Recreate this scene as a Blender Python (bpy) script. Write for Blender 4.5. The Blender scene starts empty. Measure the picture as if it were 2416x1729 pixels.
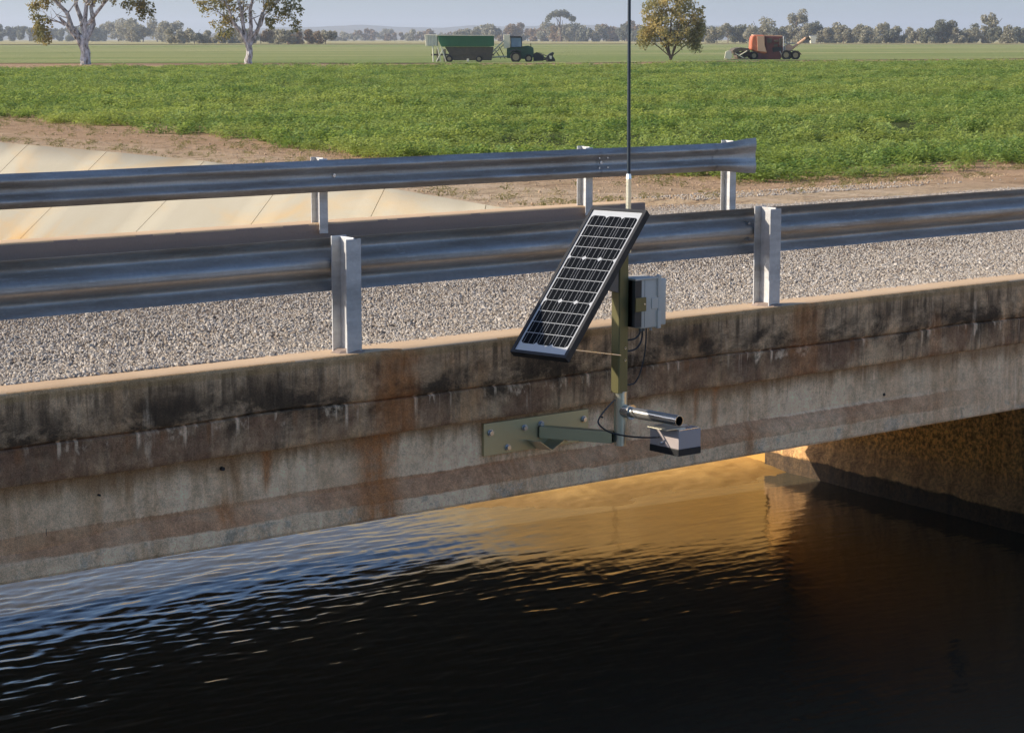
import bpy, bmesh, math, random
import numpy as np
from mathutils import Vector, Matrix
random.seed(7); rng = np.random.default_rng(7)
scene = bpy.context.scene
COL = scene.collection

# ------------------------------------------------------------------ camera, sky, sun, exposure
F = 5000.0; CX = 1208.0; CY = 864.5; HY = 93.0; CAMZ = 1.8
PITCH = math.atan((CY - HY) / F)
TH = math.atan(6242 / F * math.cos(PITCH))          # angle between the bridge and the view direction
DV = (math.cos(TH), math.sin(TH)); RV = (math.sin(TH), -math.cos(TH))
cam_d = bpy.data.cameras.new('camera'); cam = bpy.data.objects.new('camera', cam_d); COL.objects.link(cam)
cam.location = (0, 0, CAMZ); cam.rotation_euler = (math.pi / 2 - PITCH, 0, -(math.pi / 2 - TH))
cam_d.sensor_width = 36; cam_d.sensor_fit = 'HORIZONTAL'; cam_d.lens = F / 2416 * 36
cam_d.clip_start = 0.1; cam_d.clip_end = 30000
scene.camera = cam

SUN_AZ = math.atan2(-0.81, 0.585); SUN_EL = math.radians(28)
world = bpy.data.worlds.new('World'); scene.world = world; world.use_nodes = True
wn = world.node_tree.nodes; wl = world.node_tree.links
bg = wn['Background']; sky = wn.new('ShaderNodeTexSky'); sky.sky_type = 'NISHITA'; sky.sun_disc = False
sky.sun_elevation = SUN_EL; sky.sun_rotation = SUN_AZ; sky.altitude = 100
sky.air_density = 0.75; sky.dust_density = 1.35; sky.ozone_density = 4.5
wl.new(sky.outputs[0], bg.inputs[0]); bg.inputs[1].default_value = 0.15
sun_d = bpy.data.lights.new('sun', 'SUN'); sun_d.energy = 5.0; sun_d.angle = math.radians(0.6); sun_d.color = (1, .89, .74)
sun = bpy.data.objects.new('sun', sun_d); COL.objects.link(sun)
sdir = Vector((math.sin(SUN_AZ) * math.cos(SUN_EL), math.cos(SUN_AZ) * math.cos(SUN_EL), math.sin(SUN_EL)))
sun.rotation_euler = sdir.to_track_quat('Z', 'Y').to_euler(); sun.location = (0, 0, 30)
vs = scene.view_settings; vs.view_transform = 'Standard'; vs.look = 'None'; vs.gamma = 1; vs.exposure = 0.38
try: vs.use_curve_mapping = False
except Exception: pass
scene.cycles.max_bounces = 8; scene.cycles.transparent_max_bounces = 8; scene.cycles.volume_bounces = 0

# ------------------------------------------------------------------ helpers
def ray(px, py):
    a = (px - CX) / F; b = (CY - py) / F
    f = math.cos(PITCH) + b * math.sin(PITCH); z = -math.sin(PITCH) + b * math.cos(PITCH)
    return (DV[0] * f + RV[0] * a, DV[1] * f + RV[1] * a, z)
def atz(px, py, z):
    k = ray(px, py); t = (z - CAMZ) / k[2]; return Vector((k[0] * t, k[1] * t, z))
def atv(px, py, v):
    k = ray(px, py); t = v / k[1]; return Vector((k[0] * t, v, CAMZ + k[2] * t))
def atd(px, dist, z):
    a = (px - CX) / F * (1 / math.cos(PITCH))
    return Vector(((DV[0] + RV[0] * a) * dist, (DV[1] + RV[1] * a) * dist, z))
def smooth(a, b, x):
    t = np.clip((x - a) / (b - a), 0, 1); return t * t * (3 - 2 * t)
def vnoise(x, y, seed=0):
    xi = np.floor(x).astype(np.int64); yi = np.floor(y).astype(np.int64); fx = x - xi; fy = y - yi
    fx = fx * fx * (3 - 2 * fx); fy = fy * fy * (3 - 2 * fy)
    def h(i, j):
        n = (i * 374761393 + j * 668265263 + seed * 974711) & 0x7fffffff
        n = ((n ^ (n >> 13)) * 1274126177) & 0x7fffffff
        return ((n ^ (n >> 16)) & 0xffff) / 65535.0
    return (h(xi, yi) * (1 - fx) + h(xi + 1, yi) * fx) * (1 - fy) + (h(xi, yi + 1) * (1 - fx) + h(xi + 1, yi + 1) * fx) * fy
def fbm(x, y, o=4, seed=0):
    s = 0; a = .5
    for k in range(o): s = s + a * vnoise(x * 2 ** k, y * 2 ** k, seed + k); a *= .5
    return s

class MB:
    def __init__(s): s.v = []; s.f = []
    def add(s, vs_, fs):
        n = len(s.v); s.v += [tuple(p) for p in vs_]; s.f += [tuple(i + n for i in f) for f in fs]; return s
    def box(s, a, b, M=None):
        x0, y0, z0 = a; x1, y1, z1 = b
        vv = [Vector(p) for p in ((x0,y0,z0),(x1,y0,z0),(x1,y1,z0),(x0,y1,z0),(x0,y0,z1),(x1,y0,z1),(x1,y1,z1),(x0,y1,z1))]
        if M: vv = [M @ p for p in vv]
        return s.add(vv, [(3,2,1,0),(4,5,6,7),(0,1,5,4),(1,2,6,5),(2,3,7,6),(3,0,4,7)])
    def hexa(s, pts): return s.add(pts, [(3,2,1,0),(4,5,6,7),(0,1,5,4),(1,2,6,5),(2,3,7,6),(3,0,4,7)])
    def tube(s, pts, rad, n=8, caps=True, M=None):
        pts = [Vector(p) for p in pts]; base = len(s.v)
        if not isinstance(rad, (list, tuple)): rad = [rad] * len(pts)
        ref = None
        for i, p in enumerate(pts):
            t = (pts[min(i + 1, len(pts) - 1)] - pts[max(i - 1, 0)]).normalized()
            if ref is None: ref = Vector((0, 0, 1)) if abs(t.z) < .9 else Vector((1, 0, 0))
            x = (ref - t * ref.dot(t)).normalized(); y = t.cross(x); ref = x
            for k in range(n):
                a = 2 * math.pi * k / n; q = p + (x * math.cos(a) + y * math.sin(a)) * rad[i]
                s.v.append(tuple(M @ q if M else q))
        for i in range(len(pts) - 1):
            for k in range(n):
                a = base + i * n + k; b = base + i * n + (k + 1) % n
                s.f.append((a, b, b + n, a + n))
        if caps:
            s.f.append(tuple(base + k for k in range(n))[::-1]); e = base + (len(pts) - 1) * n; s.f.append(tuple(e + k for k in range(n)))
        return s
    def prism(s, poly, axis, a, b):
        """poly: 2-D outline; axis: extrusion axis index, from a to b"""
        n = len(poly); out = []
        for e in (a, b):
            for p in poly:
                q = list(p); q.insert(axis, e); out.append(q)
        fs = [tuple(range(n))[::-1], tuple(range(n, 2 * n))] + [(i, (i + 1) % n, n + (i + 1) % n, n + i) for i in range(n)]
        return s.add(out, fs)
    def grid(s, P):
        n, m = len(P), len(P[0])
        return s.add([q for row in P for q in row], [(i*m+j, i*m+j+1, (i+1)*m+j+1, (i+1)*m+j) for i in range(n-1) for j in range(m-1)])
    def build(s, name, mat, parent=None, bevel=0, sm=False, seg=2):
        me = bpy.data.meshes.new(name)
        off = parent_world(parent) if parent else Vector((0, 0, 0))
        me.from_pydata([(p[0]-off.x, p[1]-off.y, p[2]-off.z) for p in s.v], [], s.f); me.validate()
        bm = bmesh.new(); bm.from_mesh(me); bmesh.ops.recalc_face_normals(bm, faces=bm.faces)
        if bevel:
            bmesh.ops.bevel(bm, geom=[e for e in bm.edges if len(e.link_faces) == 2 and e.calc_face_angle(0) > .5], offset=bevel, segments=seg, affect='EDGES', profile=.5)
        bm.to_mesh(me); bm.free()
        if sm:
            me.polygons.foreach_set('use_smooth', [True] * len(me.polygons))
            if sm != 'all':
                try: me.set_sharp_from_angle(angle=math.radians(40))
                except Exception: pass
        o = bpy.data.objects.new(name, me); COL.objects.link(o)
        if mat: me.materials.append(mat)
        if parent: o.parent = parent
        return o
def parent_world(o):
    w = Vector((0, 0, 0))
    while o: w += o.location; o = o.parent
    return w
def npmesh(name, V, Fq, mat, parent=None, smooth_=False):
    V = np.asarray(V, dtype=np.float32); Fq = np.asarray(Fq, dtype=np.int32); k = Fq.shape[1]
    if parent:
        w = parent_world(parent); V = V - np.array(w, dtype=np.float32)
    me = bpy.data.meshes.new(name); me.vertices.add(len(V)); me.vertices.foreach_set('co', V.ravel())
    me.loops.add(Fq.size); me.loops.foreach_set('vertex_index', Fq.ravel())
    me.polygons.add(len(Fq)); me.polygons.foreach_set('loop_start', np.arange(0, Fq.size, k, dtype=np.int32))
    if smooth_: me.polygons.foreach_set('use_smooth', np.ones(len(Fq), dtype=bool))
    me.update(calc_edges=True); me.validate()
    if mat: me.materials.append(mat)
    o = bpy.data.objects.new(name, me); COL.objects.link(o)
    if parent: o.parent = parent
    return o
def npgrid(P):
    n, m = P.shape[:2]; idx = np.arange(n * m).reshape(n, m)
    return P.reshape(-1, 3), np.stack([idx[:-1,:-1], idx[:-1,1:], idx[1:,1:], idx[1:,:-1]], -1).reshape(-1, 4)
def tag(o, label, cat, group=None):
    o['label'] = label; o['category'] = cat
    if group: o['group'] = group
    return o
def thing(name, label, cat, loc, group=None):
    o = bpy.data.objects.new(name, None); COL.objects.link(o); o.location = loc; o.empty_display_size = .2
    return tag(o, label, cat, group)
def struct(o): o['kind'] = 'structure'; return o
def stuff(o): o['kind'] = 'stuff'; return o

# ------------------------------------------------------------------ materials
class NT:
    def __init__(s, name):
        s.m = bpy.data.materials.new(name); s.m.use_nodes = True; s.t = s.m.node_tree; s.n = s.t.nodes; s.l = s.t.links
        s.b = s.n['Principled BSDF']; s.out = s.n['Material Output']
    def node(s, ty, **kw):
        n = s.n.new(ty)
        for k, v in kw.items(): setattr(n, k, v)
        return n
    def link(s, a, b): s.l.new(a, b)
    def pos(s): return s.node('ShaderNodeNewGeometry').outputs['Position']
    def obj(s): return s.node('ShaderNodeTexCoord').outputs['Object']
    def scale(s, vec, sc, loc=(0,0,0)):
        m = s.node('ShaderNodeMapping'); m.inputs['Scale'].default_value = sc; m.inputs['Location'].default_value = loc
        s.link(vec, m.inputs['Vector']); return m.outputs[0]
    def noise(s, vec, scale=5, detail=4, rough=.55, dist=0):
        n = s.node('ShaderNodeTexNoise'); s.link(vec, n.inputs['Vector'])
        n.inputs['Scale'].default_value = scale; n.inputs['Detail'].default_value = detail; n.inputs['Roughness'].default_value = rough; n.inputs['Distortion'].default_value = dist
        return n.outputs['Fac']
    def ramp(s, fac, stops):
        r = s.node('ShaderNodeValToRGB'); e = r.color_ramp.elements
        while len(e) < len(stops): e.new(.5)
        for k, (p, c) in enumerate(stops):
            e[k].position = p; e[k].color = (c, c, c, 1) if isinstance(c, (int, float)) else (*c, 1)
        s.link(fac, r.inputs[0]); return r.outputs[0]
    def mix(s, fac, a, b, mode='MIX'):
        m = s.node('ShaderNodeMix', data_type='RGBA', blend_type=mode)
        for i, x in ((0, fac), (6, a), (7, b)):
            if isinstance(x, (int, float)): m.inputs[i].default_value = x if i == 0 else (x, x, x, 1)
            elif isinstance(x, tuple): m.inputs[i].default_value = (*x, 1)
            else: s.link(x, m.inputs[i])
        return m.outputs[2]
    def math(s, op, a, b=0, c=None):
        m = s.node('ShaderNodeMath', operation=op)
        for i, x in enumerate((a, b) if c is None else (a, b, c)):
            if isinstance(x, (int, float)): m.inputs[i].default_value = x
            else: s.link(x, m.inputs[i])
        return m.outputs[0]
    def sep(s, vec):
        n = s.node('ShaderNodeSeparateXYZ'); s.link(vec, n.inputs[0]); return n.outputs
    def band(s, x, lo, hi, soft):
        a = s.node('ShaderNodeMapRange', interpolation_type='SMOOTHSTEP'); s.link(x, a.inputs[0]); a.inputs[1].default_value = lo - soft; a.inputs[2].default_value = lo + soft
        b = s.node('ShaderNodeMapRange', interpolation_type='SMOOTHSTEP'); s.link(x, b.inputs[0]); b.inputs[1].default_value = hi - soft; b.inputs[2].default_value = hi + soft
        return s.math('MULTIPLY', a.outputs[0], s.math('SUBTRACT', 1.0, b.outputs[0]))
    def bump(s, h, strength=.3, dist=.01):
        b = s.node('ShaderNodeBump'); b.inputs['Strength'].default_value = strength; b.inputs['Distance'].default_value = dist
        s.link(h, b.inputs['Height']); s.link(b.outputs[0], s.b.inputs['Normal']); return b
    def set(s, **kw):
        for k, v in kw.items():
            i = s.b.inputs[k]
            if isinstance(v, tuple): i.default_value = (*v, 1) if len(v) == 3 else v
            elif isinstance(v, (int, float)): i.default_value = v
            else: s.link(v, i)
        return s

def simple(name, col, rough=.5, metal=0., var=.15, scale=20, bump=0., spec=.5):
    t = NT(name); p = t.obj(); n = t.noise(p, scale, 5)
    c = t.mix(n, tuple(x * (1 - var) for x in col), tuple(min(1, x * (1 + var)) for x in col))
    t.set(**{'Base Color': c, 'Roughness': t.ramp(n, [(.3, max(.02, rough - .08)), (.7, min(1, rough + .08))]), 'Metallic': metal, 'Specular IOR Level': spec})
    if bump: t.bump(n, bump, .005)
    return t.m

def concrete_weathered(name, kind):
    t = NT(name); P = t.pos(); x, y, z = t.sep(P)
    fine = t.noise(P, 60, 7, .75); grit = t.noise(P, 210, 3, .65); mid = t.noise(P, 14, 7, .72)
    wide = t.noise(t.scale(P, (2.6, 1, .55)), 1, 7, .66, .5)
    thin = t.noise(t.scale(P, (15, 1, 1.1), (3, 0, 7)), 1, 5, .65, .35)
    big = t.noise(t.scale(P, (1.1, 1, 1.9)), 1, 7, .68, .7)
    blot = t.noise(t.scale(P, (1.7, 1, 2.6), (4, 0, 2)), 1, 8, .72, .3)
    mott = t.math('ADD', t.math('MULTIPLY', mid, .6), t.math('MULTIPLY', fine, .4))
    def drips(z0, dens, lmax, seed, lo=.50, hi=.62):
        """runs starting at level z0, each with a length of its own"""
        a = t.noise(t.scale(P, (dens, .01, .25), (seed, 0, 0)), 1, 3, .6); b_ = t.noise(t.scale(P, (dens * .45, .01, .05), (seed * 2.7, 0, 0)), 1, 4, .65)
        on = t.ramp(a, [(lo, 0.), (hi, 1.)]); L = t.math('MULTIPLY', t.ramp(b_, [(.36, .12), (.64, 1.)]), lmax)
        d = t.math('SUBTRACT', z0, z); q = t.math('DIVIDE', d, L)
        m = t.node('ShaderNodeMapRange', interpolation_type='SMOOTHSTEP'); t.link(q, m.inputs[0]); m.inputs[1].default_value = 1.0; m.inputs[2].default_value = .45
        return t.math('MULTIPLY', t.math('MULTIPLY', on, m.outputs[0]), t.math('GREATER_THAN', d, -.004))
    def edge(v, amp, m=wide): return t.math('ADD', v, t.math('MULTIPLY', t.math('SUBTRACT', m, .5), amp))
    if kind == 'fascia':
        c = t.mix(big, (.250, .185, .135), (.44, .385, .315))
        c = t.mix(t.ramp(t.noise(t.scale(P, (.9, 1, .5), (9, 0, 0)), 1, 5, .65), [(.48, 0.), (.64, .8)]), c, (.27, .165, .085))
        c = t.mix(t.ramp(edge(thin, .5), [(.50, 0.), (.72, .55)]), c, (.48, .44, .39))
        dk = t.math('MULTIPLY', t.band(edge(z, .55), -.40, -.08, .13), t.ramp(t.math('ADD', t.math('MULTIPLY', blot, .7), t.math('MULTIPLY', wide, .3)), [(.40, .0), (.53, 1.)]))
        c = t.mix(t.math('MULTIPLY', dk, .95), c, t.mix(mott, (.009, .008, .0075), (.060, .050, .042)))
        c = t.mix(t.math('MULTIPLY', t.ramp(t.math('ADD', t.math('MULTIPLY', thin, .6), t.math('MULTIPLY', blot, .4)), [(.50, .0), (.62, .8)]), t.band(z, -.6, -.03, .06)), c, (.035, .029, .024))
        low = t.math('MULTIPLY', t.band(edge(z, .06, fine), -.56, -.288, .012), t.ramp(t.noise(t.scale(P, (1.5, 1, .9), (0, 0, 5)), 1, 6, .7), [(.47, 0.), (.58, .85)]))
        c = t.mix(low, c, t.mix(mott, (.06, .036, .028), (.19, .13, .10)))
        wz = t.band(edge(z, .16, thin), -.350, -.288, .014)
        wht = t.math('MULTIPLY', wz, t.ramp(t.noise(t.scale(P, (2.3, 1, 1.), (2, 0, 0)), 1, 6, .7), [(.54, 0.), (.62, .8)]))
        c = t.mix(t.math('MULTIPLY', wht, t.ramp(mid, [(.40, 0.), (.52, 1.)])), c, (.60, .57, .53))
        wst = t.math('MULTIPLY', t.ramp(t.noise(t.scale(P, (6, 1, .7), (12, 0, 0)), 1, 5, .65), [(.60, 0.), (.70, .6)]), t.band(z, -.6, -.05, .1))
        c = t.mix(t.math('MULTIPLY', wst, t.ramp(mid, [(.35, .2), (.6, 1.)])), c, (.47, .44, .41))
        c = t.mix(t.math('MULTIPLY', drips(-.03, 11, .34, 3.), .72), c, t.mix(mott, (.02, .017, .015), (.085, .07, .058)))
        c = t.mix(t.math('MULTIPLY', drips(-.03, 26, .22, 8., .54, .64), .6), c, (.045, .036, .028))
        c = t.mix(t.math('MULTIPLY', drips(-.288, 17, .17, 5., .56, .66), .6), c, (.56, .52, .48))
        c = t.mix(t.math('MULTIPLY', drips(-.288, 8, .2, 14., .56, .66), .6), c, (.16, .085, .045))
        lip = t.band(edge(z, .02, mid), -.055, .02, .012); c = t.mix(t.math('MULTIPLY', lip, .55), c, (.17, .135, .075))
        rust = [(7.22, .15, -.62, .0, .75), (10.72, .13, -.6, 0., .55), (12.1, .06, -.7, -.2, .5)]
    else:
        c = t.mix(big, (.40, .35, .285), (.57, .545, .50))
        c = t.mix(t.ramp(wide, [(.44, 0.), (.64, .75)]), c, (.27, .185, .12))
        c = t.mix(t.ramp(edge(thin, .5), [(.52, 0.), (.74, .6)]), c, (.56, .54, .50))
        c = t.mix(t.ramp(blot, [(.56, 0.), (.70, .55)]), c, (.20, .175, .14))
        lich = t.math('MULTIPLY', t.ramp(t.noise(P, 4, 8, .75), [(.52, 0.), (.60, .8)]), t.band(edge(z, .05, mid), -1.1, -.915, .012))
        c = t.mix(lich, c, t.mix(mott, (.05, .06, .07), (.52, .53, .53)))
        bz = edge(edge(z, .05, big), .03, mid)
        brown = t.math('MULTIPLY', t.band(bz, -.905, -.785, .005), t.math('SUBTRACT', 1.0, t.band(x, 12.45, 90, .5)))
        brown = t.math('MULTIPLY', brown, t.ramp(t.math('ADD', t.math('MULTIPLY', blot, .5), t.math('MULTIPLY', big, .5)), [(.36, .35), (.52, 1.)]))
        c = t.mix(t.math('MULTIPLY', brown, .85), c, t.mix(mott, (.18, .098, .06), (.34, .22, .15)))
        c = t.mix(t.math('MULTIPLY', drips(-.49, 9, .36, 4., .53, .66), .5), c, t.mix(mott, (.13, .08, .045), (.25, .165, .10)))
        c = t.mix(t.math('MULTIPLY', drips(-.49, 24, .28, 9., .54, .66), .5), c, (.11, .085, .06))
        c = t.mix(t.math('MULTIPLY', drips(-.49, 13, .34, 17., .58, .68), .6), c, (.62, .60, .57))
        c = t.mix(t.math('MULTIPLY', t.ramp(t.noise(t.scale(P, (.7, 1, .8), (31, 0, 0)), 1, 5, .65), [(.48, 0.), (.64, .4)]), 1.), c, (.27, .19, .125))
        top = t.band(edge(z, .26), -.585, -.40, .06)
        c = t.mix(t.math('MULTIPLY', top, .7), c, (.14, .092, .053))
        rust = [(7.13, .14, -1.02, -.45, .9), (6.36, .028, -.70, -.45, .9), (6.08, .06, -.86, -.77, .95), (9.75, .022, -.72, -.45, .7), (9.93, .03, -.77, -.45, .7), (10.2, .04, -1.0, -.84, .7), (8.0, .10, -.68, -.45, .4)]
    wob = t.math('SUBTRACT', t.noise(t.scale(P, (4, 1, 3)), 1, 7, .7), .5)
    for (u0, w, z0, z1, a) in rust:
        xx = t.math('ADD', x, t.math('MULTIPLY', wob, min(.34, w * 2.2))); zz = t.math('ADD', z, t.math('MULTIPLY', t.math('SUBTRACT', thin, .5), .35))
        mk = t.math('MULTIPLY', t.band(xx, u0 - w, u0 + w, min(.09, w * .8)), t.band(zz, z0, z1, .07))
        mk = t.math('MULTIPLY', mk, t.ramp(t.math('ADD', t.math('MULTIPLY', mid, .5), t.math('MULTIPLY', thin, .5)), [(.36, .45), (.56, 1.)]))
        c = t.mix(t.math('MULTIPLY', mk, a), c, t.mix(mott, (.13, .052, .020), (.33, .17, .075)))
    c = t.mix(1., c, t.ramp(mott, [(.34, .66), (.5, 1.), (.66, 1.30)]), 'MULTIPLY')
    c = t.mix(.5, c, t.ramp(grit, [(.36, .1), (.64, .9)]), 'SOFT_LIGHT'); c = t.mix(1., c, (2.15, 1.62, 1.10), 'MULTIPLY')
    t.set(**{'Base Color': c, 'Roughness': .9, 'Specular IOR Level': .25})
    t.bump(t.math('ADD', t.math('MULTIPLY', mid, 1.2), t.math('ADD', fine, t.math('MULTIPLY', grit, .7))), .55, .008)
    return t.m

def concrete_plain(name, a, b, stain=None, amt=.5):
    t = NT(name); P = t.pos(); n = t.noise(P, 1.2, 6, .6); f = t.noise(P, 70, 4, .65)
    c = t.mix(n, a, b)
    if stain: c = t.mix(t.math('MULTIPLY', t.ramp(t.noise(t.scale(P, (.5, .22, 1.), (1, 5, 0)), 1, 5, .6, 1.), [(.5, 0.), (.72, 1.)]), amt), c, stain)
    c = t.mix(.3, c, t.mix(f, .1, .9), 'SOFT_LIGHT')
    t.set(**{'Base Color': c, 'Roughness': .88, 'Specular IOR Level': .2}); t.bump(f, .35, .005)
    return t.m

M_fascia = concrete_weathered('fascia_concrete', 'fascia')
M_girder = concrete_weathered('girder_concrete', 'girder')
M_curb = concrete_plain('sandy_curb_top', (.52, .355, .205), (.66, .48, .305), (.38, .24, .13), .5)
M_farcurb = concrete_plain('far_curb_concrete', (.26, .19, .15), (.34, .26, .21))
def lining_mat():
    t = NT('lining_concrete'); P = t.pos(); x, y, z = t.sep(P); n = t.noise(P, .9, 6, .6); f = t.noise(P, 70, 4, .65)
    c = t.mix(n, (.29, .258, .190), (.345, .315, .245))
    st = t.noise(t.scale(P, (.5, .22, .9), (1, 5, 0)), 1, 5, .6, 1.)
    c = t.mix(t.math('MULTIPLY', t.ramp(st, [(.5, 0.), (.70, 1.)]), .6), c, (.40, .27, .125))
    zz = t.math('ADD', z, t.math('MULTIPLY', t.math('SUBTRACT', t.noise(t.scale(P, (1, 1.6, .5)), 1, 5, .6), .5), 1.3))
    c = t.mix(t.math('MULTIPLY', t.band(zz, -9, -2.45, .6), .9), c, (.42, .225, .045))
    c = t.mix(t.math('MULTIPLY', t.math('MULTIPLY', t.band(zz, -9, -1.25, .35), t.math('SUBTRACT', 1., t.band(y, 25, 9999, 3.))), .85), c, (.43, .245, .06))  # ochre added on the hidden lower part to turn the water reflection golden
    c = t.mix(.3, c, t.mix(f, .1, .9), 'SOFT_LIGHT')
    t.set(**{'Base Color': c, 'Roughness': .88, 'Specular IOR Level': .2}); t.bump(f, .35, .005); return t.m
M_lining = lining_mat()
M_unused = concrete_plain('lining_concrete', (.50, .445, .345), (.62, .58, .50), (.48, .33, .17), .75)
M_deck = concrete_plain('deck_concrete', (.32, .26, .19), (.42, .35, .26))

def abutment_mat():
    t = NT('abutment_concrete'); P = t.pos(); x, y, z = t.sep(P)
    n = t.noise(t.scale(P, (1, 1.3, 1.4)), 1, 7, .7, .8); s2 = t.noise(t.scale(P, (1, 6, .6)), 1, 6, .65); f = t.noise(P, 22, 6, .75)
    c = t.mix(n, (.42, .25, .11), (.66, .47, .26)); c = t.mix(t.ramp(s2, [(.42, 0.), (.62, .75)]), c, (.13, .07, .034))
    bounce_gold = t.math('MULTIPLY', t.band(t.math('ADD', y, t.math('MULTIPLY', t.math('SUBTRACT', n, .5), 2.)), 13.4, 40, 1.4), t.band(z, -2.80, -.4, .3))  # golden bounce light at the far end, painted into the wall colour
    c = t.mix(t.math('MULTIPLY', bounce_gold, .85), c, t.mix(t.ramp(f, [(.40, 0.), (.58, 1.)]), (.28, .145, .025), (.80, .50, .15)))
    c = t.mix(t.math('MULTIPLY', t.band(z, -3.11, -2.80, .03), .35), c, (.40, .27, .16))
    wet = t.band(t.math('ADD', z, t.math('MULTIPLY', t.math('SUBTRACT', t.noise(t.scale(P, (1, 1, 2)), 3, 5, .6), .5), .12)), -4.5, -3.12, .015)
    c = t.mix(t.math('MULTIPLY', wet, .9), c, (.022, .017, .012))
    c = t.mix(1., c, t.ramp(f, [(.34, .45), (.5, 1.), (.66, 1.5)]), 'MULTIPLY')
    c = t.mix(1., c, (1.22, 1.05, .80), 'MULTIPLY')
    t.set(**{'Base Color': c, 'Roughness': .85}); t.bump(f, .8, .02); return t.m
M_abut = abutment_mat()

def galv(name, tint=(.40, .405, .41), dirt=.6, rough=.42):
    t = NT(name); P = t.pos(); n = t.noise(t.scale(P, (1.2, 6, 9)), 1, 5, .6); v = t.node('ShaderNodeTexVoronoi'); v.inputs['Scale'].default_value = 45; t.link(P, v.inputs['Vector'])
    sp = t.noise(P, 90, 3)
    c = t.mix(v.outputs['Color'], tuple(k * .86 for k in tint), tint)
    c = t.mix(t.math('MULTIPLY', t.ramp(n, [(.42, 0.), (.66, 1.)]), dirt), c, (.24, .20, .155))
    sc_ = t.noise(t.scale(P, (9, 30, 60)), 1, 5, .7); c = t.mix(t.ramp(sc_, [(.58, 0.), (.68, .5)]), c, (.60, .59, .57))
    t.set(**{'Base Color': c, 'Metallic': .62, 'Roughness': t.ramp(t.math('ADD', t.math('MULTIPLY', n, .7), t.math('MULTIPLY', sp, .3)), [(.3, rough - .06), (.7, rough + .16)])})
    t.bump(sp, .08, .003); return t.m
M_galv = galv('galvanised_rail', (.46, .45, .43), .7, .5); M_galvp = galv('galvanised_post', (.60, .60, .59), .35, .55)

def metal_brushed(name, col, rough=.28, ax=(1, 1, 60)):
    t = NT(name); P = t.obj(); n = t.noise(t.scale(P, ax), 4, 4, .7); m = t.noise(P, 4, 3)
    c = t.mix(n, tuple(k * .72 for k in col), col); c = t.mix(t.math('MULTIPLY', m, .5), c, tuple(k * .6 for k in col))
    t.set(**{'Base Color': c, 'Metallic': .82, 'Roughness': t.ramp(n, [(.3, rough), (.7, rough + .12)])}); t.bump(n, .06, .002); return t.m
M_plate = metal_brushed('brushed_zinc_plate', (.60, .555, .34), .46, (3, 3, 40))
M_tee = metal_brushed('brushed_steel_tube', (.86, .82, .64), .28, (2, 2, 50))
M_chrome = metal_brushed('polished_steel_pipe', (.72, .70, .65), .14, (40, 2, 2))
M_bolt = simple('bolt_steel', (.55, .57, .60), .3, 1., .1)
M_post = None
def anod():
    t = NT('olive_anodised_post'); P = t.obj(); n = t.noise(t.scale(P, (160, 160, 1.5)), 1, 3)
    t.set(**{'Base Color': t.mix(n, (.12, .112, .045), (.19, .175, .08)), 'Metallic': .45, 'Roughness': .42}); return t.m
M_post = anod()
M_black = simple('black_frame', (.006, .0065, .008), .6, 0., .2)
M_cell = simple('solar_cell', (.006, .007, .009), .6, 0., .25, 8, 0, .02)
M_white = simple('white_backsheet', (.40, .41, .42), .5, 0., .04)
M_busbar = simple('silver_busbar', (.24, .25, .265), .5, .1, .1)
M_print = simple('grey_print', (.40, .42, .40), .5, 0., .05)
M_grey = simple('grey_enclosure', (.60, .555, .47), .45, 0., .05)
M_fin = simple('dark_heat_sink', (.13, .133, .135), .45, .6, .1)
M_sensor = simple('sensor_housing', (.42, .36, .34), .45, 0., .04)
M_rubber = simple('black_rubber', (.015, .015, .016), .5, 0., .2)
M_ant = simple('antenna_sleeve', (.020, .032, .044), .4, 0., .1)
M_alu = simple('aluminium', (.70, .71, .72), .3, .9, .05)

def water_mat():
    t = NT('canal_water'); P = t.pos(); n = t.noise(t.scale(P, (3.5, 9, 1)), 1.6, 5, .6); m = t.noise(P, .35, 3)
    t.set(**{'Base Color': t.mix(m, (.070, .064, .044), (.090, .076, .046)), 'Roughness': .02, 'IOR': 1.333, 'Specular IOR Level': .5})
    t.bump(n, .10, .02); return t.m
M_water = water_mat()

def dirt_mat():
    t = NT('dry_dirt'); P = t.pos(); x, y, z = t.sep(P)
    n = t.noise(P, .45, 5, .6); f = t.noise(P, 9, 6, .7); g = t.noise(P, 45, 3, .6)
    rut = t.noise(t.scale(P, (2.2, .16, 1)), 1, 5, .6, .3)
    c = t.mix(n, (.38, .265, .155), (.54, .41, .265))
    c = t.mix(t.ramp(rut, [(.45, 0.), (.62, .6)]), c, (.60, .46, .32))
    red = t.band(x, 23.5, 400, 2.5)
    c = t.mix(t.math('MULTIPLY', red, .6), c, t.mix(f, (.26, .135, .062), (.44, .26, .135)))
    c = t.mix(t.ramp(t.noise(t.scale(P, (.7, 1.6, 1)), 1.6, 7, .72), [(.52, 0.), (.64, .75)]), c, t.mix(f, (.11, .065, .032), (.30, .19, .10)))
    c = t.mix(t.ramp(f, [(.54, 0.), (.66, .7)]), c, (.13, .085, .05))
    c = t.mix(t.math('MULTIPLY', t.ramp(t.noise(P, 1.1, 4, .6), [(.60, 0.), (.70, .5)]), t.ramp(g, [(.4, 0.), (.6, 1.)])), c, (.15, .14, .05))
    c = t.mix(.5, c, t.mix(g, .1, .9), 'SOFT_LIGHT')
    t.set(**{'Base Color': c, 'Roughness': .95, 'Specular IOR Level': .1}); t.bump(t.math('ADD', f, t.math('MULTIPLY', g, .4)), .9, .06); return t.m
M_dirt = dirt_mat()
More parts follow.
